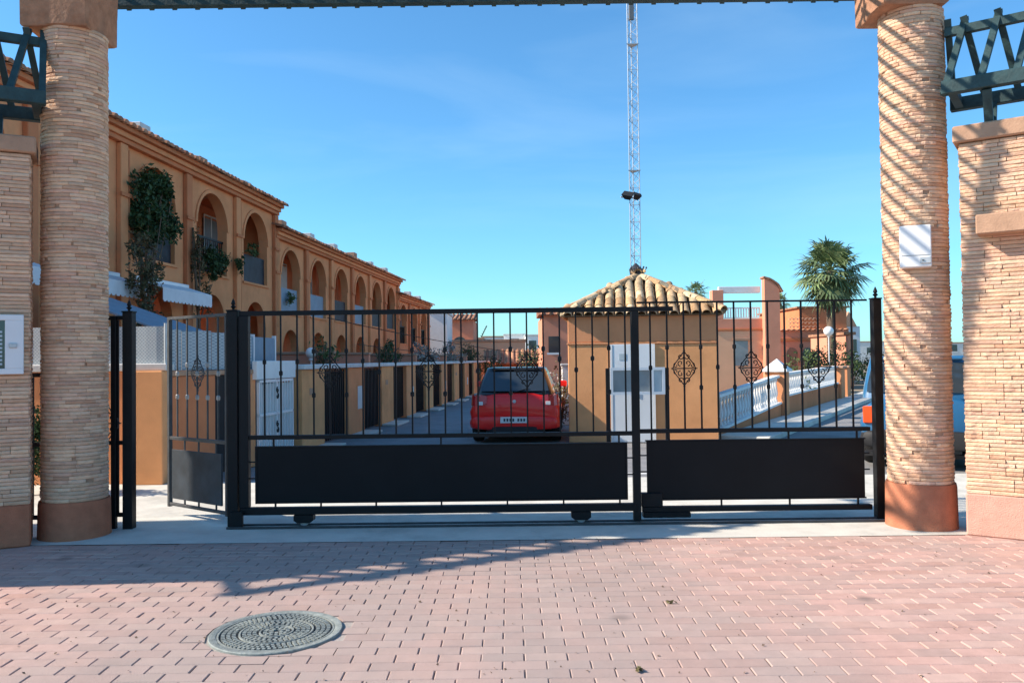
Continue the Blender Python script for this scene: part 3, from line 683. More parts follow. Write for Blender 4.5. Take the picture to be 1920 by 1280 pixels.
# ------------------------------------------------------------------ terraced houses on the left
TH = 0.0843; TA = math.atan(TH); D0 = 9.6
def bay_front(mb, x0, L, zb, zt, ops, y0, y1, n=14):
    """a bay of wall with arched holes: ops = (centre, half width, sill, spring)"""
    xs = {0.0, L}
    for c, hw, s_, sp in ops:
        for k in range(n + 1): xs.add(round(c - hw*math.cos(math.pi*k/n), 5))
    xs = sorted(xs)
    def top(o, x):
        c, hw, s_, sp = o; return sp + math.sqrt(max(0, hw*hw - (x - c)**2))
    for a, b in zip(xs[:-1], xs[1:]):
        m = (a + b)/2; act = sorted([o for o in ops if abs(m - o[0]) < o[1]], key=lambda o: o[2])
        lo = (zb, zb)
        for o in act + [None]:
            hi = (o[2], o[2]) if o else (zt, zt)
            A, B = x0 + a, x0 + b
            v = [(A, y0, lo[0]), (B, y0, lo[1]), (B, y0, hi[1]), (A, y0, hi[0]), (A, y1, lo[0]), (B, y1, lo[1]), (B, y1, hi[1]), (A, y1, hi[0])]
            mb.add(v, [(0,1,2,3), (7,6,5,4)] + [(0,4,5,1), (3,2,6,7)])
            if o: lo = (top(o, a), top(o, b))
    for c, hw, s_, sp in ops:      # jambs
        for sx in (-1, 1):
            X = x0 + c + sx*hw; mb.add([(X, y0, s_), (X, y1, s_), (X, y1, sp), (X, y0, sp)], [(0,1,2,3)])
    return mb
def arch_ring(mb, cx, hw, sp, y, w=.10, d=.05, n=14):
    for k in range(n):
        a0, a1 = math.pi*k/n, math.pi*(k+1)/n; p = []
        for yy in (y - d, y):
            for a in (a0, a1):
                for r in (hw, hw + w): p.append((cx - r*math.cos(a), yy, sp + r*math.sin(a)))
        mb.add(p, [(0,2,3,1), (4,5,7,6), (1,3,7,5), (0,4,6,2)])
def terrace(Z0, nb, eave, label, drop, detail=True, depth=6.5):
    BW = 2.86; L = nb*BW; t = empty('terrace_block', (TH*Z0 - D0, Z0, 0), math.pi/2 - TA, label=label, category='building', group='terraced blocks stepping down the street')
    up_s, up_sp = 3.92 - drop, 5.14 - drop; g_sp = 2.62 - drop; hw = .875
    for k in range(nb):
        mb = MB(); bay_front(mb, k*BW, BW, 0, eave - .30, [(BW/2, hw, up_s, up_sp), (BW/2, .76, .9 - drop*.5, g_sp)], 0, .26)
        mb.build('bay_wall', M['ochre'], t, local=True)
        mb = MB(); arch_ring(mb, k*BW + BW/2, hw + .002, up_sp, 0, .09, .035); mb.build('arch_moulding', M['ochre'], t, local=True)
        MB().box((k*BW + BW/2 - hw - .09, -.05, up_s - .06), (k*BW + BW/2 + hw + .09, -.002, up_s)).build('arch_sill', M['ochre'], t, local=True)
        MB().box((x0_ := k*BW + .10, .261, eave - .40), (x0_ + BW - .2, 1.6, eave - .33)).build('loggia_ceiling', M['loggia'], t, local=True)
        # loggia interior
        x0 = k*BW + .10; x1 = (k + 1)*BW - .10
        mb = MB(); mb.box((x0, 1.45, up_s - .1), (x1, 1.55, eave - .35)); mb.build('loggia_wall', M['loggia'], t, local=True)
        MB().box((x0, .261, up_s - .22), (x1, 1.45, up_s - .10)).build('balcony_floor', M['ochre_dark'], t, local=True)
        MB().box((k*BW + 1.05, 1.405, up_s + .02), (k*BW + 1.95, 1.449, up_s + 1.95)).build('balcony_door', M['glass'] if k % 2 else M['glass_pale'], t, local=True)
        mb = MB()
        for a in (1.0, 1.47, 1.95): mb.box((k*BW + a, 1.385, up_s), (k*BW + a + .05, 1.404, up_s + 2.0))
        mb.box((k*BW + 1.0, 1.385, up_s + 2.0), (k*BW + 2.0, 1.404, up_s + 2.05)); mb.build('door_frame', M['offwhite'], t, local=True)
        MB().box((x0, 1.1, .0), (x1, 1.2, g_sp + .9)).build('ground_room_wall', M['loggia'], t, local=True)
        MB().box((k*BW + .95, 1.05, 0), (k*BW + 1.9, 1.099, 2.1 - drop*.6)).build('front_door', M['glass'], t, local=True)
        # railing in the upper arch
        mb = MB(); rr = rnd.random()
        if rr < .45 or not detail:
            mb.box((k*BW + BW/2 - hw, .10, up_s + .9), (k*BW + BW/2 + hw, .14, up_s + .95))
            for q in range(15): xx = k*BW + BW/2 - hw + .06 + q*.117; mb.box((xx - .009, .11, up_s), (xx + .009, .13, up_s + .9))
            mb.build('balcony_railing', M['iron'], t, local=True)
        else:
            mb.box((k*BW + BW/2 - hw, .10, up_s), (k*BW + BW/2 + hw, .13, up_s + .82)); mb.build('balcony_screen', M['bluetarp'] if rr > .75 else M['panel_worn'], t, local=True)
    for k in range(nb):
        mb = MB(); mb.tube([(k*BW + .24, -.05, eave - .5), (k*BW + .24, -.05, .2)], .03, 8); mb.build('downpipe', M['ochre_dark'], t, local=True) if k % 2 == 0 else None
        if k % 2: MB().box((k*BW + 1.05, 1.39, up_s + 1.1), (k*BW + 1.95, 1.403, up_s + 1.95)).build('roller_blind', M['offwhite'], t, local=True)
    for k in range(nb + 1):
        x = k*BW; w = .14
        MB().cbox((x - w, -.11, 0), (x + w, -.002, eave - .42), .012).build('pilaster', M['ochre_dark'] if k % 2 else M['ochre'], t, local=True)
        MB().box((x - w - .04, -.15, up_sp - .05), (x + w + .04, -.112, up_sp + .03)).build('pilaster_band', M['ochre_dark'], t, local=True)
    for i, (d, z0, z1) in enumerate(((.14, .41, .31), (.20, .309, .20), (.30, .199, .10))):
        MB().cbox((-.14, -d, eave - z0), (L + .14, .30, eave - z1), .01).build('cornice', M['ochre_dark'] if i != 1 else M['ochre'], t, local=True)
    MB().box((0, .27, 0), (.08, depth, eave - .42)).build('end_wall', M['ochre'], t, local=True); MB().box((L - .08, .27, 0), (L, depth, eave - .42)).build('end_wall', M['ochre'], t, local=True)
    MB().box((0, depth, 0), (L, depth + .1, eave - .42)).build('rear_wall', M['ochre'], t, local=True)
    # tiled slope rising away from the street
    sl = math.tan(R(17)); mb = MB(); mb.add([(-.16, -.30, eave - .10), (L + .16, -.30, eave - .10), (L + .16, depth + .2, eave - .10 + (depth + .5)*sl), (-.16, depth + .2, eave - .10 + (depth + .5)*sl)], [(0,1,2,3)])
    rf = mb.build('roof', M['tile_pan'], t, local=True)
    mb = MB(); n = int((L + .3)/.225)
    for i in range(n + 1):
        xx = -.15 + i*(L + .3)/n
        for j in range(3):
            ya, yb = -.42 + j*.9 + rnd.uniform(-.03, .03), .55 + j*.9; za = eave - .10 + (ya + .3)*sl + .02; zb2 = eave - .10 + (yb + .3)*sl + .0
            ra, rb = .095, .08; ring = []
            for (yy, zz, r_) in ((ya, za, ra), (yb, zb2, rb)):
                ring.append([(xx + r_*math.cos(math.pi*q/5), yy, zz + r_*.85*math.sin(math.pi*q/5)) for q in range(6)])
            mb.add(ring[0] + ring[1], [(q, q+1, q+7, q+6) for q in range(5)] + [(5, 4, 3, 2, 1, 0)])
    t2 = mb.build('roof_tiles', M['tile_red'], t, local=True, kind='stuff')
    for k in range(nb):
        xx = k*BW + BW*.45; h = rnd.uniform(.22, .34)
        MB().cbox((xx - .22, .15, eave - .02), (xx + .22, .5, eave + .08 + h), .01).build('chimney', M['offwhite'] if k % 3 else M['cap'], t, local=True)
        if drop > 0: MB().cbox((xx + .6, .3, eave), (xx + .8, .5, eave + .32), .01).build('chimney', M['cap'], t, local=True)
    return t
t1 = terrace(11.3, 5, 6.62, 'nearest and tallest terraced block, with plants climbing its arches', 0)
t2 = terrace(25.6, 6, 5.90, 'middle terraced block, one step lower than the nearest', .72)
t3 = terrace(42.7, 3, 5.17, 'farthest and lowest terraced block of the row', 1.4, detail=False)
def on_facade(Z, out, z):
    """a point near the facade: Z along the view, out = metres in front of the wall"""
    a = Vector((math.sin(TA), math.cos(TA), 0)); n = Vector((math.cos(TA), -math.sin(TA), 0)); p = Vector((TH*Z - D0, Z, 0)) + n*out; p.z = z; return p
# awnings
def awning(Z, zt, w, label):
    p = on_facade(Z, .12, 0); t = empty('awning', (p.x, p.y, zt - .4), math.pi/2 - TA, label=label, category='awning', group='white awnings on the near terraced block')
    mb = MB(); mb.add([(0, 0, .40), (w, 0, .40), (w, -.62, .20), (0, -.62, .20), (0, 0, .38), (w, 0, .38), (w, -.62, .18), (0, -.62, .18)], [(0,3,2,1), (4,5,6,7), (3,7,6,2), (0,4,7,3), (1,2,6,5), (0,1,5,4)])
    mb.build('canvas', M['canvas'], t, local=True)
    mb = MB(); n = 14
    for k in range(n):
        x = w*k/n; mb.prism([(x, .178), (x, -.06), (x + w/n*.25, -.10), (x + w/n*.75, -.10), (x + w/n, -.06), (x + w/n, .178)], -.63, -.622)
    mb.build('valance', M['canvas'], t, local=True)
    MB().cbox((-.03, -.05, .36), (w + .03, -.001, .46), .01).build('cassette', M['white_metal'], t, local=True)
awning(17.35, 3.42, 2.3, 'white awning with a scalloped edge above the tree-side doorway')
awning(14.5, 3.40, 2.2, 'white awning glimpsed directly beside the shaded column')
awning(11.7, 3.40, 2.2, 'white awning seen in the gap left of the shaded column')
# climbing plants
def climber(name, label, blobs, leafm, stem=None, n=900, size=.09, cat='plant', seed=1):
    rg = random.Random(seed); p0 = Vector(blobs[0][0]); z0 = min([b[0][2] - b[1][2] for b in blobs] + ([stem[0][2]] if stem else []))
    t = empty(name, (p0.x, p0.y, max(0, z0)), label=label, category=cat)
    mb = MB()
    for c, r, w in blobs: foliage(mb, c, r, int(n*w), size, rg, 12)
    mb.build('foliage', M[leafm], t)
    if stem:
        s_ = MB(); s_.tube(stem, [.05*(1 - .6*i/len(stem)) for i in range(len(stem))], 6)
        for _ in range(14):
            b = rg.choice(blobs); q = Vector(b[0]) + Vector((rg.uniform(-1, 1)*b[1][0], rg.uniform(-1, 1)*b[1][1], rg.uniform(-1, 1)*b[1][2]))*.7
            a = Vector(rg.choice(stem[1:])); s_.tube([a, (a + q)/2 + Vector((0, 0, .08)), q], .012, 4)
        s_.build('stem', M['bark'], t)
    return t
f = on_facade
climber('climbing_shrub', 'dense dark green shrub filling the first big upper arch', [(tuple(f(18.15, .15, 5.05)), (.45, .95, .85), 1.0), (tuple(f(18.5, .1, 5.45)), (.35, .6, .5), .35), (tuple(f(17.6, .3, 4.6)), (.35, .5, .45), .4)], 'leaf', [tuple(f(17.1, .5, 0)), tuple(f(17.15, .45, 2)), tuple(f(17.3, .4, 3.6)), tuple(f(17.7, .2, 4.6))], n=3600, size=.12, seed=4)
climber('climbing_vine', 'sparse leggy vine growing up the pilaster between two arches', [(tuple(f(19.95, .25, 4.3)), (.22, .25, .75), 1.0), (tuple(f(20.2, .3, 3.2)), (.25, .45, .55), .5)], 'leaf_dry', [tuple(f(20.1, .3, 0)), tuple(f(20.0, .25, 2.5)), tuple(f(19.9, .2, 4.0)), tuple(f(19.9, .15, 4.9))], n=520, size=.09, seed=8)
climber('balcony_plants', 'green plants spilling from the second upper arch balcony', [(tuple(f(21.3, .1, 4.35)), (.3, .85, .45), 1.0), (tuple(f(20.8, .3, 3.95)), (.25, .5, .3), .4), (tuple(f(22.5, .25, 4.3)), (.15, .25, .3), .15)], 'leaf', None, n=1100, size=.10, seed=9)
climber('climbing_vine', 'brownish tree with dry leaves standing by the nearest awning', [(tuple(f(16.2, 1.0, 3.3)), (.35, .5, .8), 1.0), (tuple(f(16.6, .7, 4.0)), (.25, .4, .4), .5), (tuple(f(16.0, 1.2, 2.5)), (.25, .4, .5), .5)], 'leaf_dry', [tuple(f(16.1, 1.1, 0)), tuple(f(16.15, 1.05, 1.6)), tuple(f(16.3, .9, 3.0)), tuple(f(16.7, .6, 4.0))], n=900, size=.09, seed=10)
climber('balcony_plants', 'potted greenery behind the third upper arch railing', [(tuple(f(24.0, .0, 4.9)), (.2, .5, .22), 1.0)], 'leaf_mid', None, n=260, size=.08, seed=11)
climber('balcony_plants', 'small green plants on the first balcony of the middle block', [(tuple(f(27.0, .0, 3.7)), (.2, .45, .35), 1.0)], 'leaf_mid', None, n=260, size=.09, seed=12)

# ------------------------------------------------------------------ garden fronts of the terrace
# facing wall with screening, left
gw = empty('garden_wall', (-5.9, 10.95, 0), label='ochre garden wall with white coping and grey mesh screening, facing the gate', category='wall')
MB().cbox((-8.0, 10.90, 0), (-5.07, 11.08, 1.50), .01).build('wall', M['ochre'], gw)
MB().cbox((-8.0, 10.86, 1.502), (-4.60, 11.12, 1.60), .012).build('coping', M['offwhite'], gw)
MB().cbox((-5.06, 10.80, 0), (-4.63, 11.14, 1.501), .012).build('pier', M['guard'], gw)
mb = MB()
nx = 24
for k in range(nx):
    xa = -8.0 + k*3.35/nx; xb = xa + 3.35/nx; ya = 11.0 + .012*math.sin(k*1.3); yb = 11.0 + .012*math.sin((k+1)*1.3)
    mb.add([(xa, ya, 1.601), (xb, yb, 1.601), (xb, yb, 2.10), (xa, ya, 2.10), (xa, ya + .006, 1.601), (xb, yb + .006, 1.601), (xb, yb + .006, 2.10), (xa, ya + .006, 2.10)], [(0,1,2,3), (7,6,5,4), (3,2,6,7)])
mb.build('mesh_screen', M['tarp'], gw)
for x in (-7.4, -6.2, -4.66): MB().lathe([(.02, 1.601), (.02, 2.14)], (x, 10.97, 0), 8).build('screen_post', M['steel'], gw)
# slanting wall linking to the street line
A = Vector((-4.62, 11.0, 0)); Bp = Vector((-3.96, 12.6, 0)); d = (Bp - A); LL = d.length; an = math.atan2(d.y, d.x)
gs = empty('garden_wall', A, an, label='rust coloured garden wall with pale mesh screening, seen through the footgate', category='wall')
MB().cbox((0, 0, 0), (LL*.50, .16, 1.42), .01).build('wall', M['ochre_dark'], gs, local=True)
MB().cbox((LL*.68, 0, 0), (LL, .16, 1.42), .01).build('wall', M['ochre'], gs, local=True)
MB().box((LL*.50, .06, 0), (LL*.68, .10, 1.42)).build('door', M['black_plastic'], gs, local=True)
MB().cbox((-.02, -.02, 1.425), (LL + .02, .18, 1.49), .008).build('coping', M['cap'], gs, local=True)
mb = MB()
for k in range(6): mb.cbox((k*LL/6 + .005, .07, 1.50), ((k + 1)*LL/6 - .005, .08, 2.06 - .02*(k % 2)), .003)
mb.build('mesh_screen', M['tarp'], gs, local=True)
# the street line: piers, openings, lintel
DG = 5.0
def gl(Z, out=0, z=0):
    n = Vector((math.cos(TA), -math.sin(TA), 0)); p = Vector((TH*Z - DG, Z, 0)) + n*out; p.z = z; return p
wg = empty('white_garden_gate', gl(12.62), math.pi/2 - TA, label='white wrought iron garden gate with a white panel above it', category='gate')
mb = MB()
for z in (.08, .75, 1.28): mb.box((0, -.02, z), (1.52, .02, z + .04))
for x in (0, .74, 1.48): mb.box((x, -.02, 0), (x + .04, .02, 1.32))
mb.build('frame', M['white_metal'], wg, local=True)
for k in range(11): MB().box((.12 + k*.128, -.01, .12), (.135 + k*.128, .01, 1.28)).build('bar', M['white_metal'], wg, local=True)
MB().box((.04, .03, .1), (1.48, .04, 1.25)).build('backing_sheet', M['offwhite'], wg, local=True)
for z in (.45, 1.0):
    mb = MB()
    for k in (-1, 1): scroll(mb, 0, 0, k*.05, .05, R(90), 1.0, k, .01)
    o = mb.build('scroll', M['iron'], wg, local=True); o.location = (.75, -.03, z)
MB().cbox((-.1, -.03, 1.33), (1.6, .05, 1.62), .008).build('panel', M['white'], wg, local=True)
wp = empty('privacy_screen', gl(12.5, -.4), math.pi/2 - TA, label='pale blue grey privacy screen standing behind the white garden gate', category='screen')
for k in range(2):
    MB().cbox((.0 + k*.95, 0, 0), (.9 + k*.95, .03, 2.02), .004).build('panel', M['bluetarp'], wp, local=True)
mb = MB()
for x in (-.05, .9, 1.85): mb.box((x, -.015, 0), (x + .05, .045, 2.06))
mb.build('frame', M['white_metal'], wp, local=True)
npier = 13
for k in range(npier):
    Z = 14.35 + k*2.86
    ordn = ('first', 'second', 'third', 'fourth', 'fifth', 'sixth', 'seventh', 'eighth', 'ninth', 'tenth', 'eleventh', 'twelfth', 'last and farthest')[k]
    lb = (ordn + ' tan garden wall piece from the white gate, with ' + ('a small number plate', 'a pale meter door')[k % 2] + ' and ' + ('a closed dark gate', 'a worn metal gate', 'a see-through barred gate')[k % 3 if k % 3 != 1 else 1])
    t = empty('garden_wall', gl(Z), math.pi/2 - TA, category='wall', group='garden walls with tan piers and dark gates along the terrace', label=lb)
    W = 1.25
    MB().cbox((0, -.10, 0), (W, .10, 1.46), .012).build('pier', M['ochre'] if k % 2 else M['guard'], t, local=True)
    MB().cbox((-.03, -.16, 1.462), (2.86 - .04, .16, 1.55), .012).build('coping', M['offwhite'], t, local=True)
    if k % 3 != 2:
        mb = MB(); mb.box((W + .02, -.015, .06), (2.84, .0, 1.38)); mb.build('gate_sheet', M['panel_worn'] if k % 2 else M['black_plastic'], t, local=True)
        mb = MB()
        for q in range(12): mb.box((W + .06 + q*.13, -.035, .05), (W + .08 + q*.13, -.016, 1.43))
        mb.build('gate_bars', M['iron'], t, local=True)
    else:
        mb = MB()
        for q in range(12): mb.box((W + .06 + q*.13, -.02, .05), (W + .09 + q*.13, .01, 1.43))
        mb.build('gate_bars', M['iron'], t, local=True)
    MB().box((W*.55, -.106, .55), (W*.9, -.101, 1.05) if k == 1 else (W*.75, -.101, .85)).build('meter_door', M['offwhite'], t, local=True) if k % 2 else MB().box((W*.3, -.106, 1.0), (W*.5, -.101, 1.12)).build('number_plate', M['cap'], t, local=True)
    MB().cbox((-.03, -.5, -.005), (W + .05, -.101, .05), .01).build('step', M['concrete'], t, local=True)
# screening walls between gardens, seen over the coping
for k in range(1, 9):
    Z = 14.35 + k*2.86; p = gl(Z, -.2)
    t = empty('garden_partition', p, math.pi/2 - TA, label=('second', 'third', 'fourth', 'fifth', 'sixth', 'seventh', 'eighth', 'ninth')[k-1] + ' pinkish partition wall behind the garden fronts, counted from the gate', category='wall', group='partition walls between the front gardens')
    MB().cbox((-.07, 0, 0), (.07, 3.9, 1.75), .01).build('wall', M['salmon'], t, local=True)
    MB().cbox((-.10, -.02, 1.752), (.10, 3.9, 1.81), .01).build('coping', M['cap'], t, local=True)
for (Z, r, nn, lb, mm) in ((17.0, .35, 260, 'green garden bush behind the first garden pier', 'leaf_mid'), (22.5, .45, 420, 'dark climbing greenery above the garden coping', 'leaf'),
                       (28.0, .55, 700, 'pale flowering climber over the middle garden fronts', 'bloom'), (33.5, .6, 700, 'greyish leafy climber near the far garden fronts', 'bloom'), (40.0, .8, 600, 'dark bush over the last garden fronts beside the street', 'leaf')):
    p = gl(Z, -.35, 1.7 + r*.2)
    climber('garden_bush', lb, [(tuple(p), (r, r*2.2, r), 1.0)], mm, [tuple(gl(Z, -.4, 0)), tuple(gl(Z, -.4, .9)), tuple(gl(Z, -.35, 1.5))], n=nn, size=.10, seed=int(Z), cat='bush')
# hedge glimpsed left of the column
hd = empty('hedge', (-5.9, 10.0, 0), label='narrow green hedge glimpsed between left wall and column', category='hedge')
mb = MB(); foliage(mb, (-5.95, 10.05, .66), (.55, .30, .50), 2200, .07, rnd, 26); mb.build('foliage', M['leaf'], hd)
mb = MB()
for k in range(5): mb.tube([(-6.3 + k*.18, 10.05, 0), (-6.3 + k*.18, 10.05, .5)], .015, 5)
mb.build('stem', M['bark'], hd)
# lean-to awning in the first garden
aw = empty('garden_canopy', (-6.4, 13.6, 0), label='sloping blue grey canopy sheet over the first front garden', category='canopy')
mb = MB()
for k in range(4):
    y0_, y1_ = 12.7 + k*.55, 12.7 + k*.55 + .54
    mb.add([(-7.3, y0_, 2.80), (-5.55, y0_, 2.16), (-5.55, y1_, 2.16), (-7.3, y1_, 2.80), (-7.3, y0_, 2.77), (-5.55, y0_, 2.13), (-5.55, y1_, 2.13), (-7.3, y1_, 2.77)], [(0,1,2,3), (7,6,5,4), (0,4,5,1), (1,5,6,2), (2,6,7,3), (3,7,4,0)])
mb.build('sheet', M['bluetarp'], aw)
for x, y, z in ((-5.6, 12.75, 2.13), (-5.6, 14.85, 2.13), (-7.2, 12.75, 2.73), (-7.2, 14.85, 2.73)): MB().lathe([(.025, 0), (.025, z)], (x, y, 0), 8).build('pole', M['white_metal'], aw)
# globe lamp by the gardens, shared kind with the two in the right gardens
def lamp(x, y, h, r, label):
    t = empty('globe_lamp', (x, y, 0), label=label, category='lamp', group='white globe garden lamps')
    MB().lathe([(.05, 0), (.05, .05), (.022, .08), (.02, h - r - .06), (.05, h - r - .04), (.05, h - r)], n=12).build('pole', M['white_metal'], t, local=True, smooth=True)
    pf = [(r*math.sin(math.pi*i/12), h - r*math.cos(math.pi*i/12)) for i in range(1, 12)]
    MB().lathe(pf, n=20).build('globe', M['globe'], t, local=True, smooth=True)
p = gl(16.6, -.5); lamp(p.x, p.y, 1.78, .11, 'small white globe lamp above the garden pier on the left')
lamp(13.2, 34.0, 2.62, .20, 'larger white globe lamp on the right, before the big palm trunk')
lamp(18.3, 45.0, 2.05, .19, 'white globe lamp farther along the right street, lower right of the other')

# ------------------------------------------------------------------ guardhouse
GA = R(-7); GC = Vector((2.63, 16.85, 0)); GW = 1.40
gh = empty('guardhouse', GC, GA, label='small square ochre guardhouse with a pyramid tiled roof behind the gate', category='building')
MB().cbox((-GW, -GW, 0), (GW, GW, 1.86), .012).build('wall', M['guard'], gh, local=True)
MB().cbox((-GW, -GW, 1.90), (GW, GW, 2.40), .012).build('upper_wall', M['guard_band'], gh, local=True)
MB().cbox((-GW - .018, -GW - .018, 1.861), (GW + .018, GW + .018, 1.899), .005).build('string_course', M['guard_band'], gh, local=True)
dr = MB().cbox((-.56, -GW - .028, .01), (.20, -GW - .003, 1.86), .005).build('door', M['grey_door'], gh, local=True)
mb = MB(); mb.box((-.60, -GW - .036, 0), (-.561, -GW - .002, 1.858)); mb.box((.201, -GW - .036, 0), (.24, -GW - .002, 1.858)); mb.build('door_frame', M['white'], gh, local=True)
MB().box((-.20, -GW - .034, .02), (-.17, -GW - .029, 1.85)).build('door_seam', M['steel'], gh, local=True)
MB().box((-.43, -GW - .034, 1.56), (-.30, -GW - .029, 1.68)).build('notice', M['blind'], gh, local=True)
MB().cbox((-.24, -GW - .07, .95), (-.20, -GW - .035, 1.05), .004).build('handle', M['steel'], gh, local=True)
MB().box((GW + .002, -.5, 1.0), (GW + .02, .5, 1.7)).build('side_window', M['glass'], gh, local=True)
RE = 1.49; ZE = 2.42; ZA = 3.24; sl = (ZA - ZE)/RE
mb = MB(); mb.add([(-RE, -RE, ZE), (RE, -RE, ZE), (RE, RE, ZE), (-RE, RE, ZE), (0, 0, ZA), (-RE, -RE, ZE - .03), (RE, -RE, ZE - .03), (RE, RE, ZE - .03), (-RE, RE, ZE - .03)], [(0,1,4), (1,2,4), (2,3,4), (3,0,4), (0,5,6,1), (1,6,7,2), (2,7,8,3), (3,8,5,0), (8,7,6,5)])
mb.build('roof', M['tile_pan'], gh, local=True)
def tile_mesh(ra, rb, L, n=7, th=.013):
    mb = MB(); o = []
    for y_, r_ in ((0, ra), (L, rb)):
        for rr in (r_, r_ - th):
            o += [(rr*math.cos(math.pi*q/n), y_, rr*.95*math.sin(math.pi*q/n)) for q in range(n + 1)]
    m = n + 1; fs = []
    for q in range(n):
        fs += [(q, q+1, 2*m+q+1, 2*m+q), (m+q+1, m+q, 3*m+q, 3*m+q+1), (q+1, q, m+q, m+q+1)]
    fs += [(0, 2*m, 3*m, m), (m-1, 2*m-1, 4*m-1, 3*m-1)]
    mb.add(o, fs); return mb
tm = [tile_mesh(.092, .074, .40).mesh('roof_tile', M['tile'], True) for _ in range(2)]
sa = math.atan(sl)
for fc in range(4):
    fr = fc*math.pi/2
    for i in range(-7, 8):
        x = i*.2; run = RE - abs(x); nr = max(1, math.ceil((run/math.cos(sa) - .02)/.31))
        for j in range(nr):
            dy = -RE - .05 + j*.31*math.cos(sa); 
            if -dy - .12 < abs(x) and j > 0: continue
            z = ZE + (dy + RE)*sl + .012 + .012*(j > 0)
            T = Matrix.Rotation(fr, 4, 'Z') @ Vector((x + rnd.uniform(-.008, .008), dy, z))
            o = inst('roof_tile', rnd.choice(tm), gh, T, (sa + rnd.uniform(-.015, .015) + .035, rnd.uniform(-.03, .03), fr + rnd.uniform(-.025, .025)))
    # hip tiles
    hl = math.hypot(RE*math.sqrt(2), ZA - ZE); ha = math.atan((ZA - ZE)/(RE*math.sqrt(2))); nh = 7
    for j in range(nh):
        f_ = j/nh; q = Matrix.Rotation(fr, 4, 'Z') @ Vector(((-RE - .02)*(1 - f_), (-RE - .02)*(1 - f_), ZE + (ZA - ZE)*f_ + .045))
        inst('ridge_tile', tm[0], gh, q, (ha + .03, 0, fr - math.pi/4), (1.15, 1, 1.1))
mb = MB(); mb.lathe([(.02, 0), (.09, .03), (.12, .08), (.09, .14), (.03, .17), (.02, .22)], (0, 0, ZA + .02), 12)
for k in range(7):
    a = k*.9; mb.tube([(.08*math.cos(a), .08*math.sin(a), ZA + .08), (.16*math.cos(a), .16*math.sin(a), ZA + .2)], .012, 5)
    mb.lathe([(.005, -.02), (.022, 0), (.005, .02)], (.165*math.cos(a), .165*math.sin(a), ZA + .22), 6)
mb.build('finial', M['iron_worn'], gh, local=True, smooth=True)
# notice board on two posts in front of it
nbd = empty('notice_board', (2.24, 14.5, 0), label='white framed glazed notice board on two dark posts before the guardhouse door', category='notice board')
for x in (-.55, .50): MB().cbox((x + 2.24 - .035, 14.47, 0), (x + 2.24 + .035, 14.53, 1.42), .005).build('post', M['iron'], nbd)
x0, x1 = 2.24 - .51, 2.24 + .46
mb = MB()
for a, b2 in (((x0, .95), (x1, 1.0)), ((x0, 1.38), (x1, 1.43)), ((x0, 1.0), (x0 + .05, 1.38)), ((x1 - .05, 1.0), (x1, 1.38)), ((x1 - .24, 1.0), (x1 - .20, 1.38))): mb.box((a[0], 14.44, a[1]), (b2[0], 14.50, b2[1]))
mb.build('frame', M['white_metal'], nbd)
MB().box((x0 + .05, 14.47, 1.0), (x1 - .24, 14.49, 1.38)).build('pane', M['glass_pale'], nbd)
MB().box((x1 - .2, 14.47, 1.0), (x1 - .05, 14.49, 1.38)).build('side_pane', M['blind'], nbd)

# ------------------------------------------------------------------ lattice mast behind it
ms = empty('lattice_mast', (2.93, 19.2, 0), label='tall thin galvanised lattice mast rising behind the guardhouse roof', category='mast')
MH_ = 12.5; rr = .135; leg = [(rr*math.cos(a), rr*math.sin(a)) for a in (R(90), R(210), R(330))]
for lx, ly in leg: MB().tube([(lx, ly, 0), (lx, ly, MH_)], .012, 6).build('leg', M['steel'], ms, local=True)
mb = MB(); z = 0; k = 0
while z < MH_ - .2:
    for i in range(3):
        a = leg[i]; b2 = leg[(i + 1) % 3]
        mb.tube([(a[0], a[1], z), (b2[0], b2[1], z + .2)], .0055, 4, False); mb.tube([(b2[0], b2[1], z + .2), (a[0], a[1], z + .4)], .0055, 4, False)
        mb.tube([(a[0], a[1], z), (b2[0], b2[1], z)], .0045, 4, False)
    z += .4
mb.build('lacing', M['steel'], ms, local=True, kind='stuff')
for z in (3.0, 6.0, 9.0, 12.0): MB().lathe([(.17, 0), (.17, .02)], (0, 0, z), 3, R(90)).build('joint_plate', M['steel'], ms, local=True)
MB().tube([(.1, 0, 5.36), (-.34, -.1, 5.38)], .018, 6).build('lamp_arm', M['steel'], ms, local=True)
for (x, s_, az) in ((-.22, 1, -.5), (.03, .7, .2)):
    fl_ = MB(); fl_.loft([[(-.13*s_, 0, -.09*s_), (.13*s_, 0, -.09*s_), (.13*s_, 0, .09*s_), (-.13*s_, 0, .09*s_)], [(-.07*s_, .14, -.05*s_), (.07*s_, .14, -.05*s_), (.07*s_, .14, .05*s_), (-.07*s_, .14, .05*s_)]])
    o = fl_.build('floodlight', M['black_plastic'], ms, local=True); o.location = (x, -.22, 5.33); o.rotation_euler = (R(-50), R(15), az)
MB().cbox((-.09, -.16, 9.55), (.03, -.10, 10.1), .01).build('antenna', M['grey_plastic'], ms, local=True)
MB().lathe([(.03, 0), (.14, .03), (.16, .16), (.06, .26), (.02, .30)], (0, -.06, 3.52), 12).build('camera_dome', M['iron_worn'], ms, local=True, smooth=True)

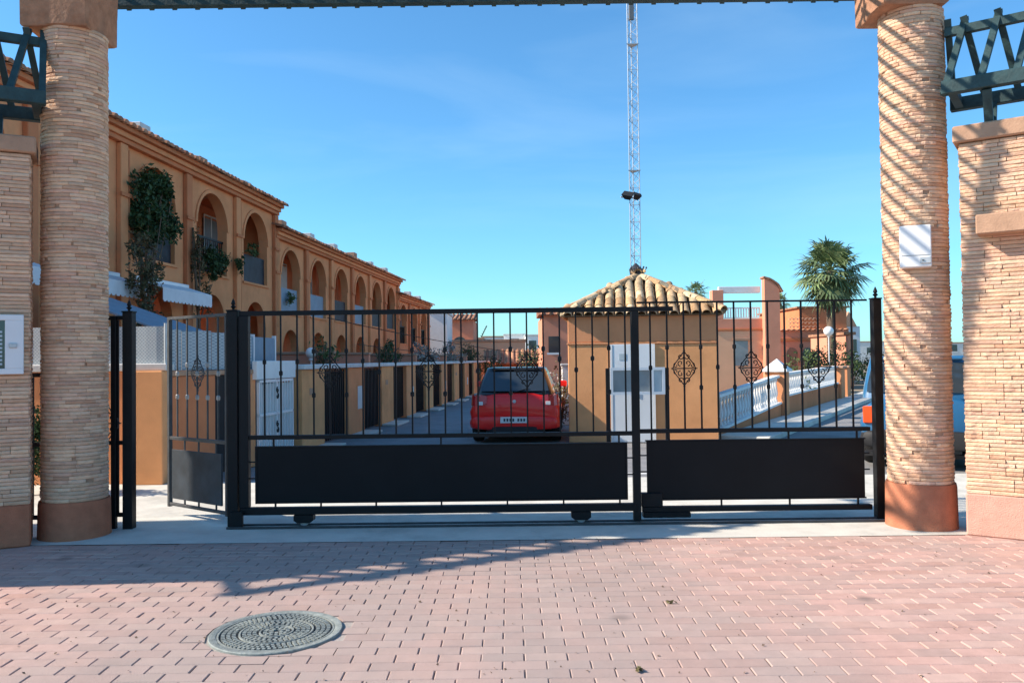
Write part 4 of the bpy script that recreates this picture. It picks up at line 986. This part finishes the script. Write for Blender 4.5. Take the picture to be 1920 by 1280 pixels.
# ------------------------------------------------------------------ cars
def sect(y, w, zb, zt, tw, n=20, belly=.5, p=3.2):
    """closed cross section: superellipse, narrower towards the top (tw)"""
    pts = []
    for i in range(n):
        a = 2*math.pi*i/n; cx, sz = math.cos(a), math.sin(a)
        X = (abs(cx)**(2/p))*(1 if cx > 0 else -1); Zq = (abs(sz)**(2/p))*(1 if sz > 0 else -1)
        z = zb + (zt - zb)*(Zq + 1)/2; f_ = max(0, (z - (zb + (zt - zb)*belly))/((zt - zb)*(1 - belly)))
        pts.append((X*w/2*(1 - (1 - tw)*f_), y, z))
    return pts
def car(name, loc, ang, paint, W, H, L, label, boxy, orange=False, low_black=True, roof=None):
    t = empty(name, loc, ang, label=label, category='car')
    zb = .24; belt = H*(.655 if boxy else .68); k = 1 if boxy else 0
    secs = [(0.0, .88, .30, belt - .10), (.03, .94, .27, belt - .03), (.12, .98, zb, belt), (.45, 1.0, .22, belt + .01), (1.6, 1.0, .2, belt), (2.6, 1.0, .2, belt - .02), (L*.78, .99, .2, belt - .10), (L*.93, .94, .22, belt - .20), (L, .80, .28, belt - .32)]
    rings = [sect(y, W*w, a, b, .90) for y, w, a, b in secs]
    MB().loft(rings).build('body', M[paint], t, local=True, smooth=True)
    # greenhouse
    base = .10 if boxy else .06; lean = .16 if boxy else .42; tw_ = W*(.95 if boxy else .84); rw = W*(.82 if boxy else .64)
    def ring(f):
        z = belt - .05 + (H - belt + .05)*f; y0 = base + lean*f**1.15; y1 = L*.73 - (L*.26)*f; w = (tw_ + (rw - tw_)*f**1.3)/2
        c = .10; return [(-w + c, y0, z), (w - c, y0, z), (w - c*.3, y0 + .05, z), (w, y0 + .16, z), (w, y1 - .2, z), (w - c, y1, z), (-w + c, y1, z), (-w, y1 - .2, z), (-w, y0 + .16, z), (-w + c*.3, y0 + .05, z)]
    rs_ = [ring(x) for x in (0, .25, .5, .75, .90, .97)]
    top = [(x*.93, y + (.03 if y < 1 else -.05), H) for x, y, z in rs_[-1]]
    MB().loft(rs_ + [top]).build('cabin', M[roof or paint], t, local=True, smooth=True)
    def backpt(u, f_, off):
        r = ring(f_); xa, ya, z = r[0]; xb = r[1][0]; return (xa + (xb - xa)*u, ya - off, z)
    n = 8; fr_ = (.14, .84); mb = MB(); g = []
    for j in range(5):
        f_ = fr_[0] + (fr_[1] - fr_[0])*j/4
        for i in range(n + 1):
            u = -.03 + 1.06*i/n; x, y, z = backpt(u, f_, .012 + .03*(1 - (2*u - 1)**2)); 
            if abs(2*u - 1) > .99: x *= .985 if j in (0, 4) else 1
            g.append((x, y, z))
    for j in range(4):
        for i in range(n): a = j*(n + 1) + i; mb.add([], []); mb.f.append((a, a + 1, a + n + 2, a + n + 1))
    mb.v = g; mb.build('rear_window', M['glass'], t, local=True, smooth=True)
    for sx in (-1, 1):
        mb = MB(); pts = []
        for (f_, ys) in ((.12, (.40, L*.62)), (.86, (.62 if not boxy else .42, L*.50))):
            z = ring(f_)[3][2]; w = ring(f_)[3][0] + .004
            for y in ys: pts.append((sx*w, y, z))
        mb.add(pts, [(0, 1, 3, 2)]); mb.build('side_window', M['glass'], t, local=True)
        # wheels
        for y in (L*.20, L*.80):
            wh = empty('wheel', (sx*(W/2 - .11), y, .31)); wh.parent = t
            ty = MB().lathe([(.18, -.10), (.29, -.10), (.31, -.07), (.31, .07), (.29, .10), (.18, .10)], n=28).build('tyre', M['tyre'], wh, local=True, smooth=True); ty.rotation_euler = (0, R(90), 0); ty.location = (.1, 0, 0) if True else None
            rm = MB().lathe([(.02, .05), (.17, .07), (.185, .10), (.185, -.1)], n=20).build('rim', M['steel'], wh, local=True, smooth=True); rm.rotation_euler = (0, R(90*sx), 0); rm.location = (0, 0, 0)
            ty.location = (-.1, 0, 0); rm.location = (-.1*sx, 0, 0)
        # mirrors
        MB().cbox((sx*(W/2 + .03) - .08, L*.60, belt + .02), (sx*(W/2 + .03) + .08, L*.60 + .10, belt + .15), .02).build('mirror', M[paint], t, local=True)
        # tail lamps wrap the corner
        if orange:
            mb = MB(); x0_ = sx*W*.455; mb.cbox((min(x0_, x0_ - sx*.15), -.035, belt - .40), (max(x0_, x0_ - sx*.15), .06, belt - .16), .012); mb.build('tail_light', M['lamp_orange'], t, local=True)
        else:
            mb = MB(); pr_ = [(.30, -.028), (.37, -.020), (.43, .01), (.462, .07), (.478, .16)]
            for i in range(4):
                (a, ya), (b_, yb) = pr_[i], pr_[i + 1]; z0a, z1a = belt - .25, belt - .07
                mb.add([(sx*W*a, ya, z0a + .04*(i < 1)), (sx*W*b_, yb, z0a), (sx*W*b_*.985, yb + .02, z1a + .03), (sx*W*a*.985, ya + .02, z1a)], [(0, 1, 2, 3)])
            tl = mb.build('tail_light', M['lamp_red'], t, local=True, smooth=True)
            MB().cbox((sx*W*.365 - .045, -.034, belt - .235), (sx*W*.365 + .045, -.018, belt - .17), .004).build('reversing_lens', M['plate'], t, local=True)
    # bumper, plate, trims
    secs2 = [(-.065, .72, .30, .50), (-.055, .84, .29, .53), (-.02, .93, .28, .545), (.10, .985, .27, .55)]
    MB().loft([sect(y, W*w, a, b, .97, p=5) for y, w, a, b in secs2]).build('bumper', M['black_plastic'] if boxy else M[paint], t, local=True, smooth=True)
    MB().loft([sect(y, W*w, a, b, 1, p=6) for y, w, a, b in ((-.072, .48, .235, .345), (.02, .62, .22, .35))]).build('diffuser', M['black_plastic'], t, local=True, smooth=True)
    pz = .41 if not boxy else .60
    pp = MB().cbox((-.26, -.082 if not boxy else -.03, pz), (.26, -.072 if not boxy else -.0, pz + .115), .003).build('licence_plate', M['plate'], t, local=True)
    mb = MB(); yy = -.0835 if not boxy else -.0315
    for i in range(4): mb.box((-.20 + i*.055, yy, pz + .03), (-.165 + i*.055, yy + .001, pz + .085))
    for i in range(3): mb.box((.06 + i*.055, yy, pz + .03), (.095 + i*.055, yy + .001, pz + .085))
    pm = mb.build('plate_marks', M['plate_ink'], t, local=True, kind='stuff')
    MB().cbox((-rw*.40, base + lean - .10, H - .055), (rw*.40, base + lean + .10, H - .015), .012).build('spoiler', M['black_plastic'] if not boxy else M[paint], t, local=True)
    MB().box((-.30, .005, belt - .26), (.30, .012, belt - .255)).build('hatch_seam', M['black_plastic'], t, local=True)
    MB().lathe([(.035, 0), (.03, .01)], n=14).build('badge', M['steel'], t, local=True).rotation_euler = (R(90), 0, 0)
    bd = [o for o in bpy.data.objects if o.parent == t and o.name.startswith('badge')][0]; bd.location = (0, -.005, belt - .17)
    mb = MB(); mb.tube([backpt(.5, .10, .05), backpt(.72, .24, .055)], .008, 5); mb.build('wiper', M['black_plastic'], t, local=True)
    MB().tube([(.0, 1.0, H - .01), (.0, .85, H + .09)], .006, 5).build('aerial', M['black_plastic'], t, local=True)
    if low_black: MB().box((-W*.46, .1, .16), (W*.46, L - .2, .215)).build('underbody', M['black_plastic'], t, local=True)
    return t
car('parked_car', (0.03, 15.35, 0), -R(4), 'red_paint', 1.74, 1.44, 4.0, 'red hatchback seen from behind through the gate bars', False, roof='reflection_black')
car('parked_car', (5.66, 11.35, 0), -R(29), 'blue_paint', 1.62, 1.58, 3.7, 'blue boxy car behind the right stone column', True, orange=True)

# ------------------------------------------------------------------ right side: balustrade walls along the side street
SA = math.atan2(12.95, 7.53)
def sp_(s_, z=0): return Vector((4.17 + math.cos(SA)*s_, 16.15 + math.sin(SA)*s_, z))
def balustrade(s0, s1, h0a, h0b, h1a, h1b, label):
    t = empty('balustrade_wall', sp_(s0), SA, label=label, category='wall', group='low walls topped with white balusters')
    L = s1 - s0; mb = MB()
    mb.add([(0, 0, 0), (L, 0, 0), (L, .22, 0), (0, .22, 0), (0, 0, h0a), (L, 0, h0b), (L, .22, h0b), (0, .22, h0a)], [(3,2,1,0),(4,5,6,7),(0,1,5,4),(1,2,6,5),(2,3,7,6),(3,0,4,7)])
    mb.build('low_wall', M['ochre_dark'], t, local=True)
    mb = MB(); mb.beam((0, .11, h0a + .025), (L, .11, h0b + .025), .26, .05); mb.build('sill', M['white'], t, local=True)
    mb = MB(); mb.beam((0, .11, h1a - .03), (L, .11, h1b - .03), .18, .06); mb.build('handrail', M['white'], t, local=True)
    n = int(L/.23); 
    for k in range(n):
        f_ = (k + .5)/n; x = L*f_; a = h0a + (h0b - h0a)*f_ + .05; b_ = h1a + (h1b - h1a)*f_ - .06; h = b_ - a
        MB().lathe([(.045, 0), (.045, h*.08), (.025, h*.16), (.055, h*.34), (.05, h*.45), (.022, h*.78), (.045, h*.90), (.045, h)], (x, .11, a), 8).build('baluster', M['white'], t, local=True, smooth=True)
    return t
def pier(s0, w, h, label, capm='white', pyr=True):
    t = empty('garden_pier', sp_(s0), SA, label=label, category='pier')
    MB().cbox((0, -.1, 0), (w, w - .1, h), .012).build('shaft', M['guard_band'], t, local=True)
    MB().cbox((-.07, -.17, h + .001), (w + .07, w - .03, h + .07), .01).build('cap_slab', M[capm], t, local=True)
    if pyr: MB().add([(-.05, -.15, h + .071), (w + .05, -.15, h + .071), (w + .05, w - .05, h + .071), (-.05, w - .05, h + .071), (w/2, w/2 - .1, h + .34)], [(0,1,4), (1,2,4), (2,3,4), (3,0,4), (3,2,1,0)]).build('pyramid_top', M['white'], t, local=True)
balustrade(-.2, 5.2, .16, .40, .86, 1.12, 'sloping white balustrade on a low rust wall, nearest the guardhouse')
pier(5.22, .5, 1.2, 'orange garden pier topped by a white pyramid')
balustrade(5.75, 14.4, .55, .62, 1.16, 1.24, 'white balustrade on a rust wall beyond the pyramid-topped pier')
pier(14.45, .8, 1.15, 'wide orange pier at the far end of the balustrades', 'cap', False)
pier(15.9, .8, 1.15, 'orange pier just beyond the end of the balustrades', 'cap', False)
kb = empty('pavement_kerb', sp_(0), SA, kind='structure', label='pale kerb running below the balustrade walls')
MB().cbox((-.5, -1.0, -.02), (22, -.012, .10), .015).build('kerb_stone', M['concrete'], kb, local=True)
for i, (s0, s1) in enumerate(((4, 5.5), (9, 11), (14, 16.5))):
    p0, p1 = sp_(s0), sp_(s1); mb = MB(); n_ = Vector((math.sin(SA), -math.cos(SA), 0))
    q = [p0 + n_*2.2, p1 + n_*2.2, p1 + n_*2.35, p0 + n_*2.35]
    mb.add([(a.x, a.y, .001) for a in q], [(3,2,1,0)]); mb.build('road_marking', M['paint'], kind='structure', label='white painted line on the side street')
q = [(-1.2, 11.3), (4.3, 11.3), (4.3, 11.42), (-1.2, 11.42)]
MB().add([(a, b_, -.003) for a, b_ in q], [(0,1,2,3)]).build('road_marking', M['paint'], kind='structure', label='white painted line across the asphalt behind the gate')

# ------------------------------------------------------------------ villas on the right
v1 = empty('villa', (10.3, 36, 0), label='orange villa with a roof terrace, white railing and curved fin wall, right of the guardhouse', category='building')
px = lambda p, Y: (p - 960)/1530*Y
X0, X1 = px(1337, 36), px(1446, 36)
MB().cbox((X0, 36, 0), (X1, 43, 2.75), .02).build('wall', M['peach'], v1)
MB().cbox((X0 - .05, 35.95, 2.752), (X1 + .05, 43, 2.84), .01).build('string_course', M['ochre_dark'], v1)
MB().cbox((X0, 36, 2.842), (X1, 36.2, 3.28), .01).build('parapet', M['salmon'], v1)
MB().cbox((X0, 36, 3.282), (px(1358, 36), 36.5, 4.55), .015).build('corner_pillar', M['salmon'], v1)
MB().cbox((px(1350, 36), 36.05, 4.42), (px(1428, 36), 36.3, 4.70), .01).build('pergola_beam', M['white'], v1)
# fin wall with a curved tiled top
xa, xb = px(1430, 36), px(1458, 36); poly = [(xa, 0), (xb, 0), (xb, 4.50), (xb - .1, 4.68), (xb - .3, 4.85), (xb - .45, 4.94), (xa, 5.0)]
MB().prism(poly, 35.6, 36.0).build('fin_wall', M['salmon'], v1)
mb = MB()
cp = [(xb + .12, 4.40), (xb + .03, 4.56), (xb - .07, 4.74), (xb - .29, 4.90), (xb - .45, 4.99), (xa - .05, 5.06)]
for a, b_ in zip(cp[:-1], cp[1:]): mb.beam((a[0], 35.8, a[1]), (b_[0], 35.8, b_[1]), .55, .08)
mb.build('fin_coping', M['tile_red'], v1)
mb = MB(); mb.box((px(1360, 36), 36.06, 3.72), (px(1427, 36), 36.10, 3.78)); mb.box((px(1360, 36), 36.06, 3.30), (px(1427, 36), 36.10, 3.34)); mb.build('railing_rail', M['white'], v1)
for k in range(14): xx = px(1362 + k*4.9, 36); MB().box((xx - .025, 36.065, 3.34), (xx + .025, 36.095, 3.72)).build('railing_bar', M['white'], v1)
MB().box((px(1378, 36), 35.97, 1.2), (px(1402, 36), 35.995, 2.3)).build('window', M['glass_pale'], v1)
MB().cbox((px(1374, 36), 35.90, 2.31), (px(1408, 36), 35.995, 2.42), .01).build('window_hood', M['cap'], v1)
v2 = empty('villa', (16, 46, 0), label='orange villa with tiled porch roof and lattice, behind the big palm', category='building')
X0, X1 = px(1462, 46), px(1592, 46)
MB().cbox((X0, 46, 0), (X1, 54, 3.05), .02).build('wall', M['salmon'], v2)
MB().cbox((px(1505, 46), 46.5, 3.052), (X1 + .1, 54, 4.32), .02).build('upper_wall', M['ochre_dark'], v2)
MB().cbox((px(1500, 46), 46.4, 4.322), (X1 + .25, 54.1, 4.42), .01).build('parapet_coping', M['tile_red'], v2)
MB().cbox((X0 - .1, 45.9, 2.45), (px(1548, 46), 46.0, 2.62), .01).build('string_course', M['ochre_dark'], v2)
mb = MB()
for k in range(13):
    x = X0 + k*.30; mb.prism([(x, 3.05), (x + .13, 3.13), (x + .26, 3.05)], 45.7, 46.4)
mb.build('porch_tiles', M['tile_red'], v2)
mb = MB()
for i in range(8):
    for j in range(3):
        x = px(1484, 46) + i*.22; z = 3.2 + j*.22; mb.box((x, 46.3, z), (x + .09, 46.36, z + .09)); mb.box((x + .09, 46.3, z + .09), (x + .2, 46.36, z + .12))
mb.build('lattice', M['peach'], v2)
for k in range(3):
    x = px(1474 + k*30, 46); m_ = MB(); n = 8; poly = [(x, .8), (x + .62, .8)] + [(x + .31 + .31*math.cos(math.pi*q/n), 1.75 + .31*math.sin(math.pi*q/n)) for q in range(n + 1)]
    m_.prism(poly, 45.93, 45.995); m_.build('window', M['glass'], v2)
v3 = empty('villa', (20.5, 56, 0), label='small white house just right of the big palm trunk', category='building')
MB().cbox((px(1588, 56), 56, 0), (px(1613, 56), 62, 3.6), .02).build('wall', M['white'], v3)
MB().prism([(px(1578, 56), 3.6), (px(1606, 56), 3.6), (px(1592, 56), 4.6)], 55.9, 62).build('gable_roof', M['cap'], v3)
MB().box((px(1597, 56), 55.97, 1.8), (px(1606, 56), 55.995, 2.7)).build('window', M['glass'], v3)

for (a, b_, Y, h, m_, lb) in ((1500, 1545, 58, 4.9, 'peach', 'small peach roof box between the distant palm and the big palm'), (1590, 1600, 40, 2.6, 'salmon', 'narrow salmon wall end right of the big palm trunk'), (1470, 1500, 70, 4.9, 'offwhite', 'pale roof storage box left of the big palm')):
    t = empty('roof_house', (px((a + b_)/2, Y), Y, 0), label=lb, category='house')
    MB().cbox((px(a, Y), Y, 0), (px(b_, Y), Y + 5, h), .02).build('wall', M[m_], t)
    MB().cbox((px(a, Y) - .1, Y - .1, h + .001), (px(b_, Y) + .1, Y + 5.1, h + .15), .02).build('coping', M['tile_red'], t)
# street end: houses seen between terrace and guardhouse
def house(pxa, pxb, Y, h, wallm, label, roof='flat', wins=(), depth=7, roofh=.8):
    xa, xb = px(pxa, Y), px(pxb, Y); t = empty('house', ((xa + xb)/2, Y, 0), label=label, category='house')
    MB().cbox((xa, Y, 0), (xb, Y + depth, h), .02).build('wall', M[wallm], t)
    if roof == 'flat': MB().cbox((xa - .08, Y - .08, h + .001), (xb + .08, Y + depth, h + .16), .01).build('parapet', M['cap' if wallm != 'white' else 'offwhite'], t)
    elif roof == 'gable': MB().prism([(xa - .25, h), (xb + .25, h), (xb + .25, h + .1), ((xa + xb)/2, h + roofh), (xa - .25, h + .1)], Y - .25, Y + depth).build('roof', M['tile_red'], t)
    elif roof == 'slope':
        mb = MB(); mb.add([(xa - .2, Y - .4, h), (xb + .2, Y - .4, h), (xb + .2, Y + depth/2, h + roofh), (xa - .2, Y + depth/2, h + roofh), (xa - .2, Y + depth/2, h), (xb + .2, Y + depth/2, h)], [(0,1,2,3), (0,3,4), (1,5,2), (0,4,5,1), (3,2,5,4)]); mb.build('roof', M['tile_red'], t)
        mb = MB(); n = int((xb - xa)/.3)
        for i in range(n + 1):
            x = xa + i*(xb - xa)/max(1, n); mb.tube([(x, Y - .42, h + .02), (x, Y + depth/2, h + roofh + .02)], .08, 6)
        mb.build('roof_tiles', M['tile_red'], t, kind='stuff')
    for (u, z0, w, hh, arch) in wins:
        x = xa + (xb - xa)*u; m_ = MB()
        if arch: m_.prism([(x - w/2, z0), (x + w/2, z0)] + [(x + w/2*math.cos(math.pi*q/8), z0 + hh + w/2*math.sin(math.pi*q/8)) for q in range(9)], Y - .03, Y - .004)
        else: m_.box((x - w/2, Y - .03, z0), (x + w/2, Y - .004, z0 + hh))
        wn_ = m_.build('window', M['glass'], t)
        fm = MB(); fm.box((x - w/2 - .08, Y - .06, z0 - .1), (x + w/2 + .08, Y - .032, z0)); fm.build('sill', M['white'], t)
    return t
house(803, 838, 54, 4.7, 'white', 'plain bright white gable wall beside the end of the terrace', depth=5)
house(836, 888, 60, 4.55, 'salmon', 'salmon house with an arched window at the street end, left', 'slope', ((.5, 1.6, 1.0, 1.2, True),), roofh=.6)
house(866, 905, 72, 3.4, 'peach', 'peach house at the street end, second from the left', 'flat', ((.6, 1.8, .8, .9, False),))
house(850, 985, 56, 2.82, 'peach', 'long low peach house at the street end, behind the rust roof', 'flat', ((.2, 1.5, .6, .8, False),))
house(912, 1020, 48, 1.35, 'ochre_dark', 'low house with a rust tiled roof behind the red car', 'slope', (), roofh=.80, depth=4)
house(945, 985, 95, 4.4, 'white', 'white flat-roofed house far off above the red car', 'flat', ((.5, 3.0, 1, 1, False),))
house(985, 1030, 88, 4.1, 'white', 'long white house far off, right of the street axis', 'flat', ((.3, 2.6, .8, 1, False), (.7, 2.6, .8, 1, False)))
house(905, 948, 110, 4.6, 'offwhite', 'pale far-off house in the middle of the skyline', 'flat', ((.5, 3.0, 1, 1, False),))
house(1018, 1075, 40, 3.75, 'salmon', 'salmon house half hidden behind the guardhouse left side', 'slope', ((.35, 1.9, .5, .8, False),), roofh=.5)
for (x0, x1, Y, h, lb) in ((700, 802, 130, 4.2, 'distant pale block beyond the terrace'), (1600, 1700, 150, 4.0, 'distant pale block right of the gate post'), (1770, 1830, 120, 3.2, 'distant pale block seen between column and right wall')):
    house(x0, x1, Y, h, 'offwhite', lb, 'flat', ((.3, 2, 1, 1, False), (.7, 2, 1, 1, False)))
tw = empty('roof_ladder', (px(910, 60.5), 66, 3.4), label='small dark iron stair frame on a rooftop at the street end', category='stair')
mb = MB(); xx = px(907, 72)
for a in range(2): mb.beam((px(902, 72), 72 + a*.6, 3.56), (px(913, 72), 72 + a*.6, 4.6), .05, .05)
for a in range(5): mb.beam((px(902 + a*2.4, 72), 72, 3.7 + a*.2), (px(902 + a*2.4, 72), 72.6, 3.7 + a*.2), .12, .03)
mb.build('stair_frame', M['iron'], tw)
# plants between car and guardhouse
def bush(x, y, z, r, n, m, label, size=.09, seed=1, h=None):
    rg = random.Random(seed); t = empty('bush', (x, y, 0), label=label, category='bush')
    mb = MB(); foliage(mb, (x, y, z), r, n, size, rg, 16); mb.build('foliage', M[m], t)
    mb = MB()
    for k in range(5):
        a = rg.uniform(0, 6.28); mb.tube([(x, y, 0), (x + .2*r[0]*math.cos(a), y + .2*r[1]*math.sin(a), z*.5), (x + .6*r[0]*math.cos(a), y + .6*r[1]*math.sin(a), z + .3*r[2])], [.02, .015, .008], 5)
    mb.build('trunk', M['bark'], t)
bush(1.08, 18.6, .75, (.30, .8, .75), 500, 'leaf_dry', 'scruffy roadside shrub between red car and guardhouse', .08, 2)
bush(1.0, 20.8, .7, (.35, .6, .6), 320, 'bloom', 'pale flowering shrub beyond the scruffy one by the guardhouse', .09, 3)
bush(.75, 30, 1.3, (.9, .8, .8), 700, 'leaf', 'dark round bush behind the red car roof', .12, 4)
bush(-1.9, 40, 1.3, (1.5, 1.2, .8), 700, 'leaf', 'dark bush at the street end, left of the car', .14, 5)
wpst = empty('white_gate_pier', (1.32, 19.8, 0), label='slim white pier immediately left of the guardhouse wall', category='pier')
MB().cbox((1.20, 19.7, 0), (1.44, 19.94, 1.42), .01).build('shaft', M['white'], wpst); MB().cbox((1.17, 19.67, 1.421), (1.47, 19.97, 1.48), .008).build('cap', M['offwhite'], wpst)
bush(11.3, 31.5, 1.2, (.8, 1.2, .8), 900, 'leaf_mid', 'green bush behind the far balustrade, left of the globe lamp', .13, 6)
bush(14.5, 37, 1.3, (1.3, 1.5, 1.0), 1200, 'leaf', 'dark bush under the big palm', .14, 7)
bush(16.6, 40, .95, (.8, 1.1, .7), 700, 'leaf_mid', 'green bush right of the big palm trunk', .14, 8)
bush(20.3, 47, 1.2, (1.3, 1.6, 1.1), 900, 'leaf', 'dark bush left of the end gate post', .15, 9)
bush(23.0, 50, 1.2, (1.5, 1.6, 1.2), 900, 'leaf_mid', 'green bush behind the end gate post', .15, 13)
bush(8.4, 24.5, .8, (.7, .8, .5), 500, 'leaf_mid', 'low green shrub just behind the white balusters', .10, 14)

# ------------------------------------------------------------------ palms
def palm(x, y, h, R_, label, seed, nf=84, trunk_r=.20):
    rg = random.Random(seed); t = empty('palm_tree', (x, y, 0), label=label, category='palm tree', group='fan palms on the right')
    pf = [(trunk_r*1.35, 0), (trunk_r*1.05, .3)]; z = .5
    while z < h - .25: pf += [(trunk_r*rg.uniform(.95, 1.0), z), (trunk_r*rg.uniform(1.05, 1.12), z + .06)]; z += .14
    MB().lathe(pf + [(trunk_r*.9, h)], n=14).build('trunk', M['bark'], t, local=True, smooth=True)
    mb = MB()
    for k in range(90):      # skirt of dead fronds
        a = rg.uniform(0, 6.28); z = h - rg.uniform(.1, 1.25)*R_/1.6; r1 = trunk_r*1.1; r2 = trunk_r*1.2 + rg.uniform(.08, .34)*R_/1.6
        d = Vector((math.cos(a), math.sin(a), 0)); s_ = Vector((-math.sin(a), math.cos(a), 0)); p0 = d*r1 + Vector((0, 0, z)); p1 = d*r2 + Vector((0, 0, z - rg.uniform(.3, .7)))
        w = rg.uniform(.05, .13); mb.add([p0 - s_*.02, p0 + s_*.02, p1 + s_*w, p1 - s_*w], [(0, 1, 2, 3)])
    mb.build('frond_skirt', M['skirt'], t, local=True)
    for k in range(nf):
        mb = MB(); fl_ = rg.uniform(.72, 1.18); f_ = (k + .5)/nf; el = R(84) - f_*R(158) + rg.uniform(-.12, .12); a = k*2.399 + rg.uniform(-.2, .2)
        d = Vector((math.cos(a)*math.cos(el), math.sin(a)*math.cos(el), math.sin(el))); side = Vector((-math.sin(a), math.cos(a), 0)); nrm = side.cross(d)
        o = Vector((0, 0, h)); pl_ = R_*rg.uniform(.34, .62); hub = o + d*pl_ + Vector((0, 0, -.08*pl_))
        mb.tube([o, o + d*pl_*.5, hub], .016, 4)
        tw2 = rg.uniform(-.5, .5); s2 = (side*math.cos(tw2) + nrm*math.sin(tw2)).normalized(); n2 = s2.cross(d)
        nl = 17
        for q in range(nl):
            th = R(-112) + R(224)*q/(nl - 1); ln = R_*.52*(1 - .18*abs(th)/2)*rg.uniform(.8, 1.12)*fl_
            v = d*math.cos(th) + s2*math.sin(th); wv = d*(-math.sin(th)) + s2*math.cos(th); w = ln*.055
            mid = hub + v*ln*.55 + n2*.02; tip = hub + v*ln + Vector((0, 0, -ln*rg.uniform(.15, .42)))
            mb.add([hub, mid - wv*w, tip, mid + wv*w], [(0, 1, 2, 3)])
        mb.build('frond', M['frond'], t, local=True)
    return t
palm(px(1559, 40), 40, 5.75, 1.95, 'big shaggy fan palm rising above the right gate leaf', 3)
palm(px(1306, 62), 62, 6.55, 1.2, 'small palm top peeping over the guardhouse roof', 4, nf=34, trunk_r=.16)
palm(px(1462, 60), 60, 5.6, 1.0, 'small distant palm beside the curved fin wall', 5, nf=28, trunk_r=.15)

# ------------------------------------------------------------------ overhead cables
def cable(a, b_, sag, label, r=.012):
    a = Vector(a); b_ = Vector(b_); pts = []
    for i in range(13):
        f_ = i/12; p = a.lerp(b_, f_); p.z -= sag*4*f_*(1 - f_); pts.append(p)
    MB().tube(pts, r, 5).build('cable', M['wire'], label=label, category='cable', group='overhead cables at the street end')
cable(tuple(on_facade(30, .3, 3.2)), (1.0, 46, 1.9), .15, 'upper thin black cable crossing from the terrace to the street end', .016)
cable(tuple(on_facade(34, .3, 2.3)), (-.8, 50, 1.75), .1, 'lower thin black cable near the far garden fronts', .014)
